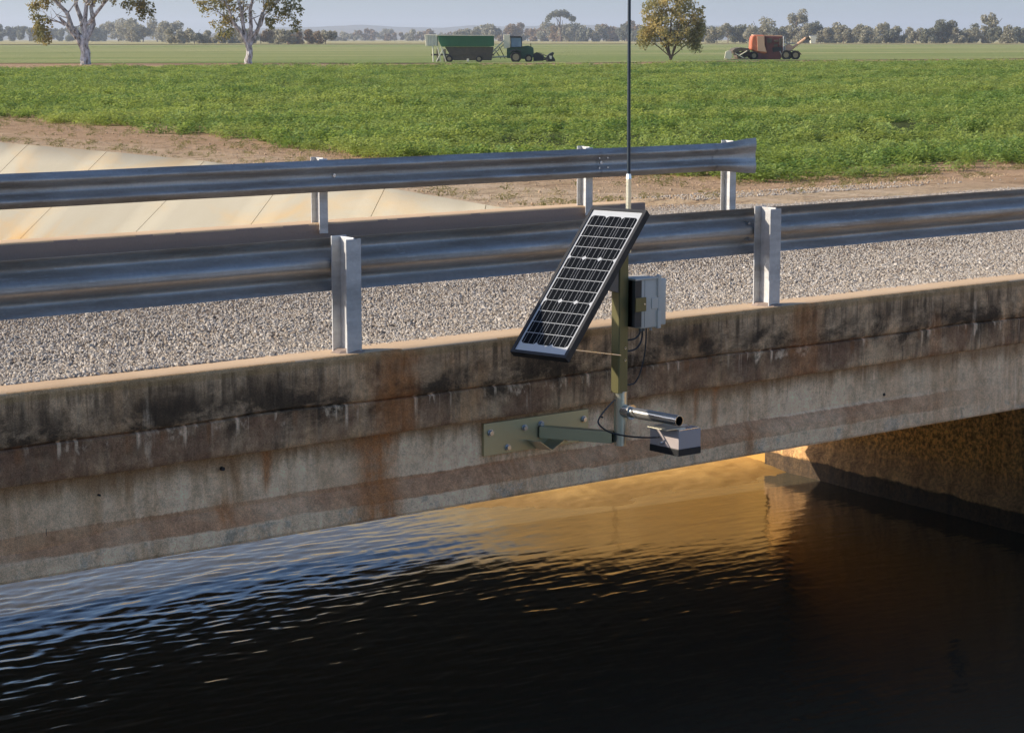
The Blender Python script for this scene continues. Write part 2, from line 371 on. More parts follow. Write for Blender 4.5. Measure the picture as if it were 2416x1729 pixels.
def field_mat(name, a, b, c3, sc=(.12, .12, 1), fine=1.2):
    t = NT(name); P = t.pos(); n = t.noise(t.scale(P, sc), 1, 5, .6); f = t.noise(P, fine, 5, .7)
    # rows and growth bands run across the view
    rot = t.node('ShaderNodeMapping'); rot.inputs['Rotation'].default_value = (0, 0, math.pi / 2 - TH); rot.inputs['Scale'].default_value = (.006, .05, 1); t.link(P, rot.inputs['Vector'])
    w = t.noise(rot.outputs[0], 1, 5, .6)
    c = t.mix(f, a, b); c = t.mix(t.ramp(w, [(.42, 0.), (.60, .9)]), c, c3); c = t.mix(t.math('MULTIPLY', n, .4), c, a)
    t.set(**{'Base Color': c, 'Roughness': .95, 'Specular IOR Level': .05}); t.bump(f, 1., .4); return t.m
M_field2 = field_mat('far_crop', (.17, .215, .065), (.26, .295, .11), (.40, .36, .17))
M_yellow = field_mat('dry_pasture', (.32, .285, .12), (.40, .34, .16), (.44, .37, .18))
M_soil = field_mat('field_soil', (.055, .075, .02), (.09, .10, .03), (.075, .085, .025), fine=2.5)
def gravel_mat():
    t = NT('gravel_bed'); P = t.pos(); v = t.node('ShaderNodeTexVoronoi'); v.inputs['Scale'].default_value = 42; t.link(P, v.inputs['Vector'])
    n = t.noise(P, .8, 4); vv = t.node('ShaderNodeTexVoronoi'); vv.inputs['Scale'].default_value = 42; t.link(P, vv.inputs['Vector'])
    yy_ = t.sep(P)[1]
    c = t.mix(t.math('MULTIPLY', v.outputs['Distance'], 1.4), (.24, .19, .14), (.10, .075, .052)); c = t.mix(t.math('MULTIPLY', n, .5), c, (.22, .155, .10)); c = t.mix(t.band(yy_, 18.7, 60, .6), c, t.mix(n, (.30, .19, .10), (.46, .32, .19)))
    t.set(**{'Base Color': c, 'Roughness': .95}); t.bump(t.math('SUBTRACT', 1., v.outputs['Distance']), 1., .02); return t.m
M_gravel = gravel_mat()
def stone_mat():
    t = NT('gravel_stone'); oi = t.node('ShaderNodeObjectInfo'); n = t.noise(t.obj(), 3, 3)
    c = t.ramp(oi.outputs['Random'], [(0., (.19, .15, .115)), (.25, (.34, .285, .22)), (.6, (.46, .405, .33)), (.85, (.58, .535, .47)), (1., (.28, .27, .255))])
    t.set(**{'Base Color': t.mix(t.math('MULTIPLY', n, .4), c, (.22, .16, .11)), 'Roughness': .85}); return t.m
M_stone = stone_mat()
def rowmap(t, P):
    r = t.node('ShaderNodeMapping'); r.inputs['Rotation'].default_value = (0, 0, math.pi / 2 - TH); r.inputs['Scale'].default_value = (.045, .20, .01); t.link(P, r.inputs['Vector']); return r.outputs[0]
def leaf_mat(name, stops, trans=.35, world_patch=None, rough=.5):
    t = NT(name); oi = t.node('ShaderNodeObjectInfo'); P = t.pos(); n = t.noise(P, .9, 4, .6)
    k = t.math('ADD', t.math('MULTIPLY', oi.outputs['Random'], .45), t.math('MULTIPLY', n, .55))
    c = t.ramp(k, stops)
    if world_patch: c = t.mix(t.math('MULTIPLY', t.ramp(t.noise(rowmap(t, P), 1, 5, .65), [(.44, 0.), (.60, 1.)]), .85), c, world_patch)
    t.set(**{'Base Color': c, 'Roughness': rough, 'Specular IOR Level': .35})
    tr = t.node('ShaderNodeBsdfTranslucent'); t.link(t.mix(.5, c, (.40, .46, .08), 'MIX'), tr.inputs[0])
    mx = t.node('ShaderNodeMixShader'); mx.inputs[0].default_value = trans
    t.link(t.b.outputs[0], mx.inputs[1]); t.link(tr.outputs[0], mx.inputs[2]); t.link(mx.outputs[0], t.out.inputs[0]); return t.m
M_crop = leaf_mat('crop_leaf', [(.2, (.065, .140, .024)), (.5, (.160, .270, .052)), (.8, (.39, .50, .16))], .5, (.42, .46, .115))
M_weed = leaf_mat('weed_leaf', [(.2, (.15, .15, .05)), (.5, (.26, .21, .09)), (.8, (.40, .30, .15))], .25)
def tree_leaf(name, a, b, c3, trans=.3):
    t = NT(name); P = t.pos(); n = t.noise(P, .55, 3, .6); w = t.node('ShaderNodeTexWhiteNoise'); g = t.node('ShaderNodeNewGeometry'); t.link(g.outputs['Random Per Island'], w.inputs[1]); w.noise_dimensions = '1D'
    c = t.mix(w.outputs[0], a, b); c = t.mix(t.ramp(n, [(.45, 0.), (.65, .8)]), c, c3)
    t.set(**{'Base Color': c, 'Roughness': .6, 'Specular IOR Level': .3})
    tr = t.node('ShaderNodeBsdfTranslucent'); t.link(c, tr.inputs[0]); mx = t.node('ShaderNodeMixShader'); mx.inputs[0].default_value = trans
    t.link(t.b.outputs[0], mx.inputs[1]); t.link(tr.outputs[0], mx.inputs[2]); t.link(mx.outputs[0], t.out.inputs[0]); return t.m
M_eucA = tree_leaf('gum_leaf', (.15, .17, .07), (.33, .29, .12), (.52, .37, .11), .55)
M_eucC = tree_leaf('olive_leaf', (.22, .21, .085), (.42, .36, .15), (.60, .45, .17), .5)
M_farA = tree_leaf('far_leaf_grey_green', (.18, .18, .12), (.38, .35, .24), (.50, .44, .30), .4)
M_farB = tree_leaf('far_leaf_dark', (.12, .13, .10), (.23, .235, .16), (.32, .30, .20), .4)
M_farC = tree_leaf('far_leaf_brown', (.18, .125, .07), (.30, .21, .12), (.36, .25, .14), .3)
def bark_mat():
    t = NT('pale_bark'); P = t.obj(); n = t.noise(t.scale(P, (1.5, 1.5, .7)), 2.4, 5, .65); c = t.ramp(n, [(.36, (.08, .065, .055)), (.46, (.36, .33, .30)), (.62, (.70, .68, .66))])
    t.set(**{'Base Color': c, 'Roughness': .85}); t.bump(n, .5, .05); return t.m
M_bark = bark_mat(); M_bark2 = simple('brown_bark', (.13, .085, .055), .9, 0., .4, 4)

# ------------------------------------------------------------------ setting: canal, ground, water, road
ZW = -3.33; ZG = -.6; MIDU = 9.4; MIDV = 13.75
TOPS = [(-400, 22.4, ZG), (17.0, 18.42, -.22), (19.5, 18.5, -.32), (23.5, 18.95, -.6), (29, 20.35, -.6), (32.5, 21.05, -.6), (36.5, 21.75, -.6), (41, 22.0, -.6), (46, 22.0, -.6), (60, 22.1, -.6), (9000, 22.3, -.6)]
WLS = [(17, 18.37), (24, 18.35), (36.5, 18.5), (41, 18.75), (60, 18.8), (9000, 18.9)]
def mirror_v(v): return np.where(v < MIDV, 2 * MIDV - v, v)
def top_u(v): return np.interp(mirror_v(v), [t[0] for t in TOPS[1:]], [t[1] for t in TOPS[1:]])
def top_z(v): return np.interp(mirror_v(v), [t[0] for t in TOPS[1:]], [t[2] for t in TOPS[1:]])
def wl_u(v): return np.interp(mirror_v(v), [t[0] for t in WLS], [t[1] for t in WLS])
vr = np.concatenate([[-300, -100, -40, -20, -10, -5, 0, 4, 8, 9.9], np.linspace(10.4, 26, 40), np.linspace(27, 50, 24), [60, 80, 120, 200, 320, 500, 900, 1600, 3000, 9000]])
off = np.array([0, .3, .7, 1.2, 1.8, 2.5, 3.3, 4.2, 5.2, 6.4, 8, 10, 14, 20, 30, 50, 90, 200, 500, 1500, 4000, 9000])
def ground_z(u, v):
    m = mirror_v(v); e = 1 - smooth(19.2, 24.5, m)
    zz = -.20 * e + ZG * (1 - e)
    return zz + np.where((m > 19), (fbm(u * .9, v * .9, 4, 3) - .47) * .10 * np.clip((m - 19) / 4, 0, 1) * (1 - smooth(26.5, 28, u) * smooth(24.5, 26, v)), 0)
for sgn in (1, -1):
    VV, OO = np.meshgrid(vr, off, indexing='ij'); tu = top_u(VV); U = tu + OO
    Z = ground_z(U, VV); Z[:, 0] = top_z(vr) ; Z[:, 1] = .5 * Z[:, 1] + .5 * top_z(vr)
    if sgn < 0: U = 2 * MIDU - U
    V_, F_ = npgrid(np.stack([U, VV, Z], -1)); struct(npmesh('ground', V_, F_ if sgn < 0 else F_[:, ::-1], M_dirt, None, True))

# canal lining: slabs between open joints, each its own piece
lining = bpy.data.objects.new('canal_lining', None); COL.objects.link(lining); lining['kind'] = 'structure'; lining.location = (18.4, 17.7, ZW)
joints = [17.72, 20.6, 24.2, 28.1, 32.3, 36.5, 40.95, 44.7, 48.9, 53, 57, 61, 90, 140, 220, 400]
for a, b in zip(joints[:-1], joints[1:]):
    vv = np.linspace(a + .011, b - .011, 6); ts = np.array([0, .12, .3, .5, .7, .85, 1.0, 1.12, 1.3])
    P = np.zeros((6, len(ts), 3))
    for i, v in enumerate(vv):
        tu, tz, wu = float(top_u(v)), float(top_z(v)), float(wl_u(v))
        P[i, :, 0] = tu + (wu - tu) * ts; P[i, :, 1] = v; P[i, :, 2] = tz + .02 + (ZW - tz) * ts
    Vt, Fq = npgrid(P); n = len(Vt); Vb = Vt + np.array([.14, 0, -.10]); m = len(ts)
    idx = np.arange(n).reshape(6, m); side = []
    for edge in (idx[0], idx[-1], idx[:, 0], idx[:, -1]):
        side += [(edge[k], edge[k+1], edge[k+1] + n, edge[k] + n) for k in range(len(edge) - 1)]
    npmesh('slab', np.vstack([Vt, Vb]), np.vstack([Fq, np.array(side)]), M_lining, lining)
# earth behind the joints, and the linings out of view
def lining_sheet(name, v0, v1, flip, dz, mat):
    vv = np.linspace(v0, v1, 40); ts = np.linspace(0, 1.5, 8); P = np.zeros((40, 8, 3))
    for i, v in enumerate(vv):
        tu, tz, wu = float(top_u(v)), float(top_z(v)), float(wl_u(v)); uu = tu + dz + (wu - tu) * ts
        P[i, :, 0] = 2 * MIDU - uu if flip else uu; P[i, :, 1] = v; P[i, :, 2] = tz - dz + (ZW - tz) * ts
    V_, F_ = npgrid(P); return struct(npmesh(name, V_, F_, mat))
lining_sheet('canal_bed', 17.75, 400, False, .16, M_dirt)
lining_sheet('canal_bank', 17.75, 400, True, 0, M_lining); lining_sheet('canal_bank', -300, 9.8, True, 0, M_lining); lining_sheet('canal_bank', -300, 9.8, False, 0, M_lining)

# ochre silt apron at the foot of the lining, just beyond the bridge
def silt_mat():
    t = NT('ochre_silt'); P = t.pos(); x, y, z = t.sep(P); n = t.noise(P, 1.3, 6, .6); f = t.noise(P, 30, 5, .7); m = t.noise(t.scale(P, (1, 2, 1)), 4, 5, .65)
    c = t.mix(n, (.50, .30, .08), (.64, .42, .16)); c = t.mix(t.ramp(m, [(.5, 0.), (.66, .6)]), c, (.42, .25, .07))
    zz = t.math('ADD', z, t.math('MULTIPLY', t.math('SUBTRACT', m, .5), .035))
    c = t.mix(t.math('SUBTRACT', 1., t.math('MULTIPLY', t.band(zz, -3.286, 5, .036), 1.)), c, (.27, .160, .048))
    c = t.mix(.3, c, t.mix(f, .1, .9), 'SOFT_LIGHT')
    t.set(**{'Base Color': c, 'Roughness': .7, 'Specular IOR Level': .3}); t.bump(f, .4, .01); return t.m
M_silt = silt_mat()
ua_ = np.linspace(12.6, 18.7, 160); va_ = np.linspace(16.4, 27, 260); UA, VA = np.meshgrid(ua_, va_, indexing='ij')
vw_ = np.interp(UA, [12.6, 13.3, 13.9, 14.6, 15.4, 16.5, 18.7], [21.5, 19.2, 18.3, 17.75, 17.35, 17.2, 17.15]) + (fbm(UA * 1.1, VA * .4, 4, 15) - .47) * .7
HA = np.clip((VA - vw_) * .060, -.3, .06 + .10 * smooth(14, 18.4, UA)) + (fbm(UA * 2.5, VA * 2.5, 3, 16) - .47) * .03 + (fbm(UA * 7, VA * 12, 3, 19) - .47) * .022
HA = np.where(VA > 22, HA - (VA - 22) * .09, HA)
V_, F_ = npgrid(np.stack([UA, VA, ZW + HA], -1)); struct(npmesh('silt_apron', V_, F_, M_silt, None, True))

# water: a rippled sheet
gu = np.arange(3.6, 18.9, .023); gv = np.arange(10.0, 21.5, .023)
UU, WW = np.meshgrid(gu, gv, indexing='ij'); HZ = np.zeros_like(UU)
env = (smooth(3.6, 4.4, UU) * (1 - smooth(17.3, 18.6, UU)) * smooth(10, 10.5, WW) * (1 - smooth(20., 21.5, WW)))
gust = .25 + 1.3 * fbm(UU * .22 + 4, WW * .35, 3, 11); calm = .28 + .72 * (1 - smooth(10.5, 15.5, UU))
for k in range(46):
    lam = .095 * (1.042 ** k) ; ang = rng.normal(0, .66); kk = 2 * math.pi / lam
    du, dv_ = math.sin(ang) * kk, math.cos(ang) * kk
    ph = rng.uniform(0, 6.28); wob = .9 * np.sin(UU * rng.uniform(.6, 1.6) + rng.uniform(0, 6)) + .7 * np.sin(WW * rng.uniform(.5, 1.4) + rng.uniform(0, 6))
    am = .00080 * (lam / .2) ** .55
    HZ += am * np.sin(UU * du + WW * dv_ + ph + wob * 1.6) * (1.9 * np.clip(vnoise(UU * 1.7 + k * 3.1, WW * 2.4 + k * 1.7, k) - .15, 0, 1))
HZ *= env * gust * calm * .84 * (.66 + .34 * smooth(12.2, 14.2, WW))
Vw, Fw = npgrid(np.stack([UU, WW, ZW + HZ], -1))
u0, u1, v0, v1 = gu[0], gu[-1], gv[0], gv[-1]; A = (-8., -300.); B = (26., 500.)
n0 = len(Vw)
ring = [(A[0], A[1]), (B[0], A[1]), (B[0], B[1]), (A[0], B[1])]; inn = [(u0, v0), (u1, v0), (u1, v1), (u0, v1)]
Vw = np.vstack([Vw, np.array([(x, y, ZW) for x, y in inn + ring])])
Fx = np.array([(n0 + i, n0 + 4 + i, n0 + 4 + (i + 1) % 4, n0 + (i + 1) % 4) for i in range(4)])
struct(npmesh('water', Vw, np.vstack([Fw, Fx]), M_water, None, True))

# gravel road across the bridge
ru = np.arange(-40, 90, .5); rv_ = np.array([10.30, 10.6, 11.2, 12, 13, 14, 15, 16, 17, 17.5, 18.2, 19.0, 19.9])
def road_z(u, v):
    return np.interp(v, [10.3, 11, 13, 17.5, 19.9], [-.018, -.05, -.07, -.17, -.30]) + (fbm(u * .7, v * .7, 3, 5) - .45) * .03
UUr, VVr = np.meshgrid(ru, rv_, indexing='ij'); keep_far = (UUr < 15.9)
VVr = np.where(keep_far, np.minimum(VVr, 17.49 + (VVr - 17.5) * .001), VVr)
V_, F_ = npgrid(np.stack([UUr, VVr, road_z(UUr, VVr)], -1)); struct(npmesh('road', V_, F_, M_gravel, None, True))

# fields and hills
def poly_sheet(name, pix, z, mat):
    V = [tuple(atz(px, py, z)) for px, py in pix]
    o = MB().add(V, [tuple(range(len(V)))]).build(name, mat); return struct(o)
crop_edge = [(25.6, 24.9), (27.1, 26.0), (25.7, 30), (25.5, 36.4), (26.6, 42), (27.5, 47), (29, 60.5), (30.5, 80)]
far_edge = [(-2500, 182), (0, 168), (600, 162.5), (1300, 159), (1750, 154), (2416, 149), (5200, 143)]
fe = [atz(px, py, ZG) for px, py in far_edge]
soil = [(26.2, 25.6), (26.4, 36), (28.2, 47), (30, 60.5), (34, 110), (60, 300)]
fld = [(c[0], c[1], ZG + .07) for c in soil] + [(p.x, p.y, ZG + .07) for p in fe[1:]] + [(330, 25.6, ZG + .07)]
fld = [(28.5, 27.4), (28.6, 36.4), (30., 47), (31.8, 60.5), (37.5, 118)] + [(p.x, p.y) for p in fe[1:]] + [(320, 28.5)]
struct(MB().add([(x, y, ZG + .035) for x, y in fld], [tuple(range(len(fld)))]).build('crop_soil', M_soil))
poly_sheet('far_field', [(-2600, 166), (0, 149.5), (700, 149), (1300, 149.5), (1800, 143.5), (2416, 138.5), (5000, 133), (5000, 105.2), (2416, 105.2), (1500, 104.5), (800, 105.5), (0, 106.5), (-2600, 108)], ZG + .05, M_field2)
poly_sheet('dry_pasture', [(-2600, 107.4), (0, 105.2), (800, 104.3), (1500, 103.6), (2416, 104.4), (5000, 104), (5000, 94.6), (-2600, 94.6)], ZG + .25, M_yellow)
def ridge(name, dist, p0, p1, ytop, amp, seed, col):
    xs = np.linspace(p0, p1, 90); rows = []
    h = (HY - ytop) / F * dist * (smooth(p0, p0 + (p1 - p0) * .25, xs) * (1 - smooth(p1 - (p1 - p0) * .25, p1, xs))) * (1 + amp * (fbm(xs * .008, xs * 0, 4, seed) - .5))
    for t, dd in ((0, -900), (.55, -500), (.9, -150), (1., 0), (.8, 400), (0, 1200)):
        jit = 1 + .15 * (fbm(xs * .02, xs * 0 + t * 9, 3, seed + 1) - .5)
        rows.append(np.array([list(atd(x, dist + dd, ZG - .5 + hh * t * jj)) for x, hh, jj in zip(xs, h, jit)]))
    V_, F_ = npgrid(np.stack(rows)); return struct(npmesh(name, V_, F_, simple(name + '_scrub', col, .95, 0, .35, .012), None, True))
ridge('hills', 7600, 300, 2100, 60, .35, 4, (.12, .115, .085)); ridge('hills', 6200, 500, 1500, 72, .5, 9, (.19, .165, .12)); ridge('hills', 7000, -900, 700, 74, .4, 14, (.12, .12, .09))

# ------------------------------------------------------------------ the bridge
bridge = thing('bridge', 'low weathered concrete bridge carrying the gravel road over the canal', 'bridge', (MIDU, MIDV, 0))
# near fascia with a wavy crack, rounded arris and chipped lower edge
us = np.arange(.2, 19.2, .03)
zs = [0.0, -.004, -.012, -.024, -.05, -.10, -.16, -.21, -.25, -.28]
cr = -.288 + .02 * (fbm(us * 1.1, us * 0, 4, 21) - .5) * 2 + .05 * smooth(5.9, 6.4, us) * (1 - smooth(6.4, 7.4, us)) * .3
crack_w = np.where((us > 9.2) & (us < 10.0), .001, .004) + .012 * np.clip(fbm(us * 1.7, us * 0 + 3, 3, 33) - .5, 0, 1)
bot = -.497 + .012 * (fbm(us * 2.2, us * 0, 4, 8) - .5); bot += .018 * np.clip(fbm(us * 5, us * 0 + 9, 3, 5) - .62, 0, 1) * 2
rows = []
edge = .035 * (fbm(us * .8, us * 0 + 5, 4, 44) - .48) - .03 * np.exp(-((us - 7.0) / .22) ** 2) - .03 * np.exp(-((us - 10.5) / .22) ** 2)
def fas(v_off, z): rows.append(np.stack([us, 10.0 + v_off, z], -1))
o0 = us * 0
fas(o0 + .36, o0 - .16); fas(o0 + .34, o0 - .01); fas(o0 + .10 + edge * .5, o0 + 0.0 + .004 * fbm(us * 3, o0, 3, 2)); fas(o0 + .02 + edge * .4, o0 - .001); fas(o0 + .004 + edge * .15, o0 - .010); fas(o0, o0 - .025)
for zz in (-.05, -.085, -.12, -.155, -.19, -.22, -.245): fas(.010 * (fbm(us * 3, o0 + zz * 9, 4, 17) - .5), o0 + zz)
fas(o0 + .001, cr + .012); fas(o0 + .012, cr + .003); fas(o0 + .024, cr - .001 - crack_w * .5); fas(o0 + .010, cr - crack_w); fas(o0 - .001, cr - crack_w - .008)
for k in (.25, .5, .75): fas(.010 * (fbm(us * 3, o0 + k * 4, 4, 18) - .5), (cr - .02) * (1 - k) + bot * k)
fas(o0 + .002, bot + .012); fas(o0 + .012, bot); fas(o0 + .30, bot + .004); fas(o0 + .36, o0 - .40)
V_, F_ = npgrid(np.stack(rows)); fa = npmesh('fascia_beam', V_, F_[:, ::-1], M_fascia, bridge, True)
fa.data.materials.append(M_curb)
zc = V_[F_].mean(1); mi = ((zc[:, 2] > -.006) & (zc[:, 1] > 10.012)).astype(np.int32); fa.data.polygons.foreach_set('material_index', mi)
try: fa.data.set_sharp_from_angle(angle=math.radians(50))
except Exception: pass
# near girder, web thickening into the end block
ug = np.concatenate([np.arange(.3, 13.32, .05), [13.32, 13.36, 13.38]])
end = smooth(11.0, 12.7, ug)
bt = -.80 + .05 * np.clip((ug - 8) / 5, -.2, 1) + .0 * ug - .10 * (1 - smooth(4.9, 5.6, ug)) * .6
bb = -.915 + .07 * np.clip((ug - 5) / 6, 0, 1)
wv = 10.075 * (1 - end) + 10.022 * end; fv = 10.012 + 0 * ug; rnd = .05 * smooth(13.29, 13.38, ug) ** 2
rows = []
def gr(v, z): rows.append(np.stack([ug, v + rnd, z + 0 * ug], -1))
n_ = lambda s: .006 * (fbm(ug * 2, ug * 0 + s, 4, 70) - .5)
gr(wv + .45, -.49); gr(wv, -.49)
for k in (.15, .35, .55, .75, .93): gr(wv + n_(k * 7), -.49 * (1 - k) + bt * k)
gr(wv, bt); gr(wv * .7 + fv * .3, bt * .75 + bb * .25); gr(fv + .002, bb); gr(fv, bb - .006)
gr(fv + n_(3.), bb * .5 - .5); gr(fv, -.992 + 0 * ug); gr(fv + .008, -1.008 + 0 * ug); gr(fv + .55, -1.008); gr(wv + .45, -.49)
V_, F_ = npgrid(np.stack(rows)); g_ = npmesh('girder', V_, F_[:, ::-1], M_girder, bridge, True)
try: g_.data.set_sharp_from_angle(angle=math.radians(24))
except Exception: pass
MB().box((13.379, 10.07, -1.0), (13.38, 10.55, -.50)).build('girder_end', M_girder, bridge)
MB().box((14.4, 10.30, -1.0), (18.6, 10.55, -.5)).build('girder_seat', M_girder, bridge)
for (u, z, r) in ((6.07, -.575, .012), (11.62, -.74, .012), (12.62, -.625, .012), (5.3, -.62, .006), (8.9, -.60, .006)):
    MB().tube([(u, 10.055, z), (u, 10.30, z)], r, 8).build('drain_hole', M_black, bridge)
MB().box((4.9865, 10.0755, -.80), (4.9900, 10.09, -.50)).build('construction_joint', M_black, bridge)
# deck, inner girders, far side
MB().box((.2, 10.5, -.42), (19, 17.9, -.20)).box((15.95, 17.9, -.46), (19, 20, -.33)).build('deck', M_deck, bridge)
for k in range(3): MB().box((.3, 12.0 + k * 1.9, -1.0), (18.6, 12.5 + k * 1.9, -.43)).build('inner_girder', M_deck, bridge)
b = MB(); lo = [(.4, -2.95), (13.2, -2.95), (16.0, -2.55), (18.5, -2.3)]  # unseen far girder, deepened to darken the underside and the water reflection
for (ua, za), (ub, zb) in zip(lo[:-1], lo[1:]):
    b.hexa([(ua, 17.30, za), (ub, 17.30, zb), (ub, 17.66, zb), (ua, 17.66, za), (ua, 17.30, -.43), (ub, 17.30, -.43), (ub, 17.66, -.43), (ua, 17.66, -.43)])
b.build('light_blocking_far_girder', M_deck, bridge)
uf = np.arange(.2, 16.1, .06); of = uf * 0; rows = []
ef = .03 * (fbm(uf * .9, of, 4, 60) - .5)
for v, z in ((17.50, -.42), (17.50 , -.10), (17.50, -.018), (17.512, -.004), (17.56, 0.), (17.80, 0.), (17.86, -.02), (17.86, -.42)):
    rows.append(np.stack([uf, v + (ef if v < 17.6 else of), of + z + .006 * (fbm(uf * 4, of + v, 3, 9) - .5)], -1))
V_, F_ = npgrid(np.stack(rows)); fc = npmesh('far_curb', V_, F_, M_farcurb, bridge, True); fc.data.materials.append(M_curb)
zc = V_[F_].mean(1); fc.data.polygons.foreach_set('material_index', ((zc[:, 2] > -.012) & (zc[:, 1] > 17.5)).astype(np.int32))
try: fc.data.set_sharp_from_angle(angle=math.radians(50))
except Exception: pass
MB().box((16.04, 17.51, -.4), (16.06, 17.85, -.01)).build('curb_end', M_farcurb, bridge)
# abutments: rough wall with a footing ledge near the water
va = np.arange(9.0, 17.72, .06); za = np.array([-4.2, -3.35, -3.22, -3.10, -3.02, -2.98, -2.9, -2.7, -2.45, -2.2, -1.95, -1.7, -1.45, -1.2, -.95, -.44])
P = np.zeros((len(va), len(za), 3))
for i, v in enumerate(va):
    bu = 17.45 + (v - 9) * .105
    led = .06 + .05 * float(fbm(np.array(v * 1.3), np.array(0.), 4, 50))
    for j, z in enumerate(za):
        q = (float(fbm(np.array(v * 2.2), np.array(z * 2.2), 4, 31)) - .5) * .07
        P[i, j] = (bu + .02 - (led if z < -3.0 else 0) + q, v, z + (float(fbm(np.array(v * 2.), np.array(1.), 3, 77)) - .5) * (.10 if -3.3 < z < -2.85 else 0))
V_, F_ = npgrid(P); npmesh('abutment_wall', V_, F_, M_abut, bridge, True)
MB().box((18.55, 8.2, -4.2), (19.6, 17.7, -.44)).build('abutment_core', M_deck, bridge)
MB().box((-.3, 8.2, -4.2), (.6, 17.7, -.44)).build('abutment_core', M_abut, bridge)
def bracket_on_wall(v, z0, z1):
    u = 17.45 + (v - 9) * .105
    MB().box((u - .05, v - .055, z0), (u + .12, v + .055, z1)).build('pipe_stub', M_black, bridge, .01)
bracket_on_wall(14.45, -1.86, -1.56)

# ------------------------------------------------------------------ guardrails
def wprofile(n=4):
    key = [(.156, .022), (.146, .030), (.108, .076), (.098, .081), (.086, .081), (.076, .076), (.030, .008), (.018, 0), (-.018, 0), (-.030, .008), (-.076, .076), (-.086, .081), (-.098, .081), (-.108, .076), (-.146, .030), (-.156, .022)]
    out = []
    for a, b in zip(key[:-1], key[1:]):
        L = math.hypot(b[0]-a[0], b[1]-a[1]); m = 3 if L > .03 else 1
        for k in range(m): out.append((a[0] + (b[0]-a[0]) * k / m, a[1] + (b[1]-a[1]) * k / m))
    return out + [key[-1]]
PROF = wprofile()
def wbeam(name, u0, u1, v0, zc, sgn, parent, seed, step=.12, flare=None):
    us_ = np.arange(u0, u1 + 1e-6, step); us_[-1] = u1; th = .003; loops = []
    full = [(z, d_) for z, d_ in PROF] + [(z, d_ + th) for z, d_ in PROF[::-1]]
    for u in us_:
        w = .004 * (float(fbm(np.array(u * .9), np.array(seed * 3.), 3, seed)) - .5) * 2
        fl = 0 if flare is None else float(smooth(flare[0], flare[1], np.array(u)))
        ring_ = []
        for (z, d_) in full:
            zz = z * (1 + .30 * fl); dd = d_ * (1 - .8 * fl) + .03 * fl
            ring_.append((u, v0 + sgn * dd + w, zc + zz + w * .6 + .006 * (float(fbm(np.array(u * .5), np.array(z * 3), 2, seed + 5)) - .5)))
        loops.append(ring_)
    V_ = np.array(loops); n, m = V_.shape[:2]; idx = np.arange(n * m).reshape(n, m); nx = np.roll(idx, -1, 1)
    Fq = np.stack([idx[:-1], nx[:-1], nx[1:], idx[1:]], -1).reshape(-1, 4)
    o = npmesh(name, V_.reshape(-1, 3), Fq if sgn > 0 else Fq[:, ::-1], M_galv, parent, True)
    bm = bmesh.new(); bm.from_mesh(o.data); bmesh.ops.recalc_face_normals(bm, faces=bm.faces); bm.to_mesh(o.data); bm.free(); 
    try: o.data.set_sharp_from_angle(angle=math.radians(60))
    except Exception: pass
    return o
def ipost(name, u, v, z0, z1, parent, w=.105, d=.155, t=.009, lean=0):
    """H-section post: flanges parallel to the road at v and v+d, web between"""
    b = MB()
    b.box((u - w/2, v, z0), (u + w/2, v + t, z1 - .012)); b.box((u - w/2, v + d - t, z0), (u + w/2, v + d, z1)); b.box((u - t/2 + .01, v + t, z0), (u + t/2 + .01, v + d - t, z1 - .004))
    return b.build(name, M_galvp, parent, .002)
near_rail = thing('guardrail', 'nearer galvanised guardrail on posts along the edge of the bridge', 'guardrail', (9, 10.15, 0), 'guardrails beside the gravel road')
wbeam('rail_beam', -8, 10.47, 10.212, .502, 1, near_rail, 3); wbeam('rail_beam', 10.38, 26, 10.217, .502, 1, near_rail, 6)
for k, u in enumerate((-3.6, -.1, 3.4, 6.965, 10.45, 13.9, 17.4, 20.9, 24.4)):
    p_ = ipost('post', u, 10.045, -.15, .672, near_rail)
    c_ = MB(); c_.tube([(u + .01, 10.20, .502), (u + .01, 10.236, .502)], .014, 6); c_.build('bolt', M_bolt, p_)
    bs = MB()
    rr = random.Random(k)
    pts = [(u + .11 * math.cos(a) * rr.uniform(.8, 1.25), 10.115 + .10 * math.sin(a) * rr.uniform(.8, 1.15)) for a in np.linspace(0, 6.283, 11)[:-1]]
    bs.add([(x, max(y, 10.012), -.004) for x, y in pts] + [(u + (x - u) * .72, max(10.115 + (y - 10.115) * .7, 10.02), .014) for x, y in pts], [tuple(range(10, 20))] + [(i, (i + 1) % 10, 10 + (i + 1) % 10, 10 + i) for i in range(10)])
    bs.build('mortar_pad', M_farcurb, p_)
for dz in (.055, -.055):
    for du in (-.05, .05):
        MB().tube([(10.425 + du, 10.30, .502 + dz), (10.425 + du, 10.19 + .03, .502 + dz)], .011, 6).build('splice_bolt', M_bolt, near_rail)
far_rail = thing('guardrail', 'farther galvanised guardrail ending in a flared terminal beside the crop', 'guardrail', (12, 17.4, 0), 'guardrails beside the gravel road')
def far_beam(name, u0, u1, flare=None, seed=11, off_=0):
    return wbeam(name, u0, u1, 17.262 + off_, .482, -1, far_rail, seed, .10, flare)
far_beam('rail_beam', -8, 15.27, None, 12); far_beam('rail_beam', 15.17, 16.95, None, 13, -.004); far_beam('end_terminal', 16.9, 17.56, (16.95, 17.56), 14, -.008)
for u, zb in ((1.2, 0), (4.6, 0), (8.0, 0), (11.74, 0), (15.22, -.0), (17.42, -.28)):
    v_ = 17.44
    p_ = ipost('post', u, v_, zb - .1, .648, far_rail, .10, .15)
    MB().box((u - .05, 17.268, .36), (u + .05, v_, .62)).build('blockout', M_galvp, p_, .004)
    MB().tube([(u + .0, 17.265, .482), (u, 17.245, .482)], .02, 6).build('bolt', M_bolt, p_)

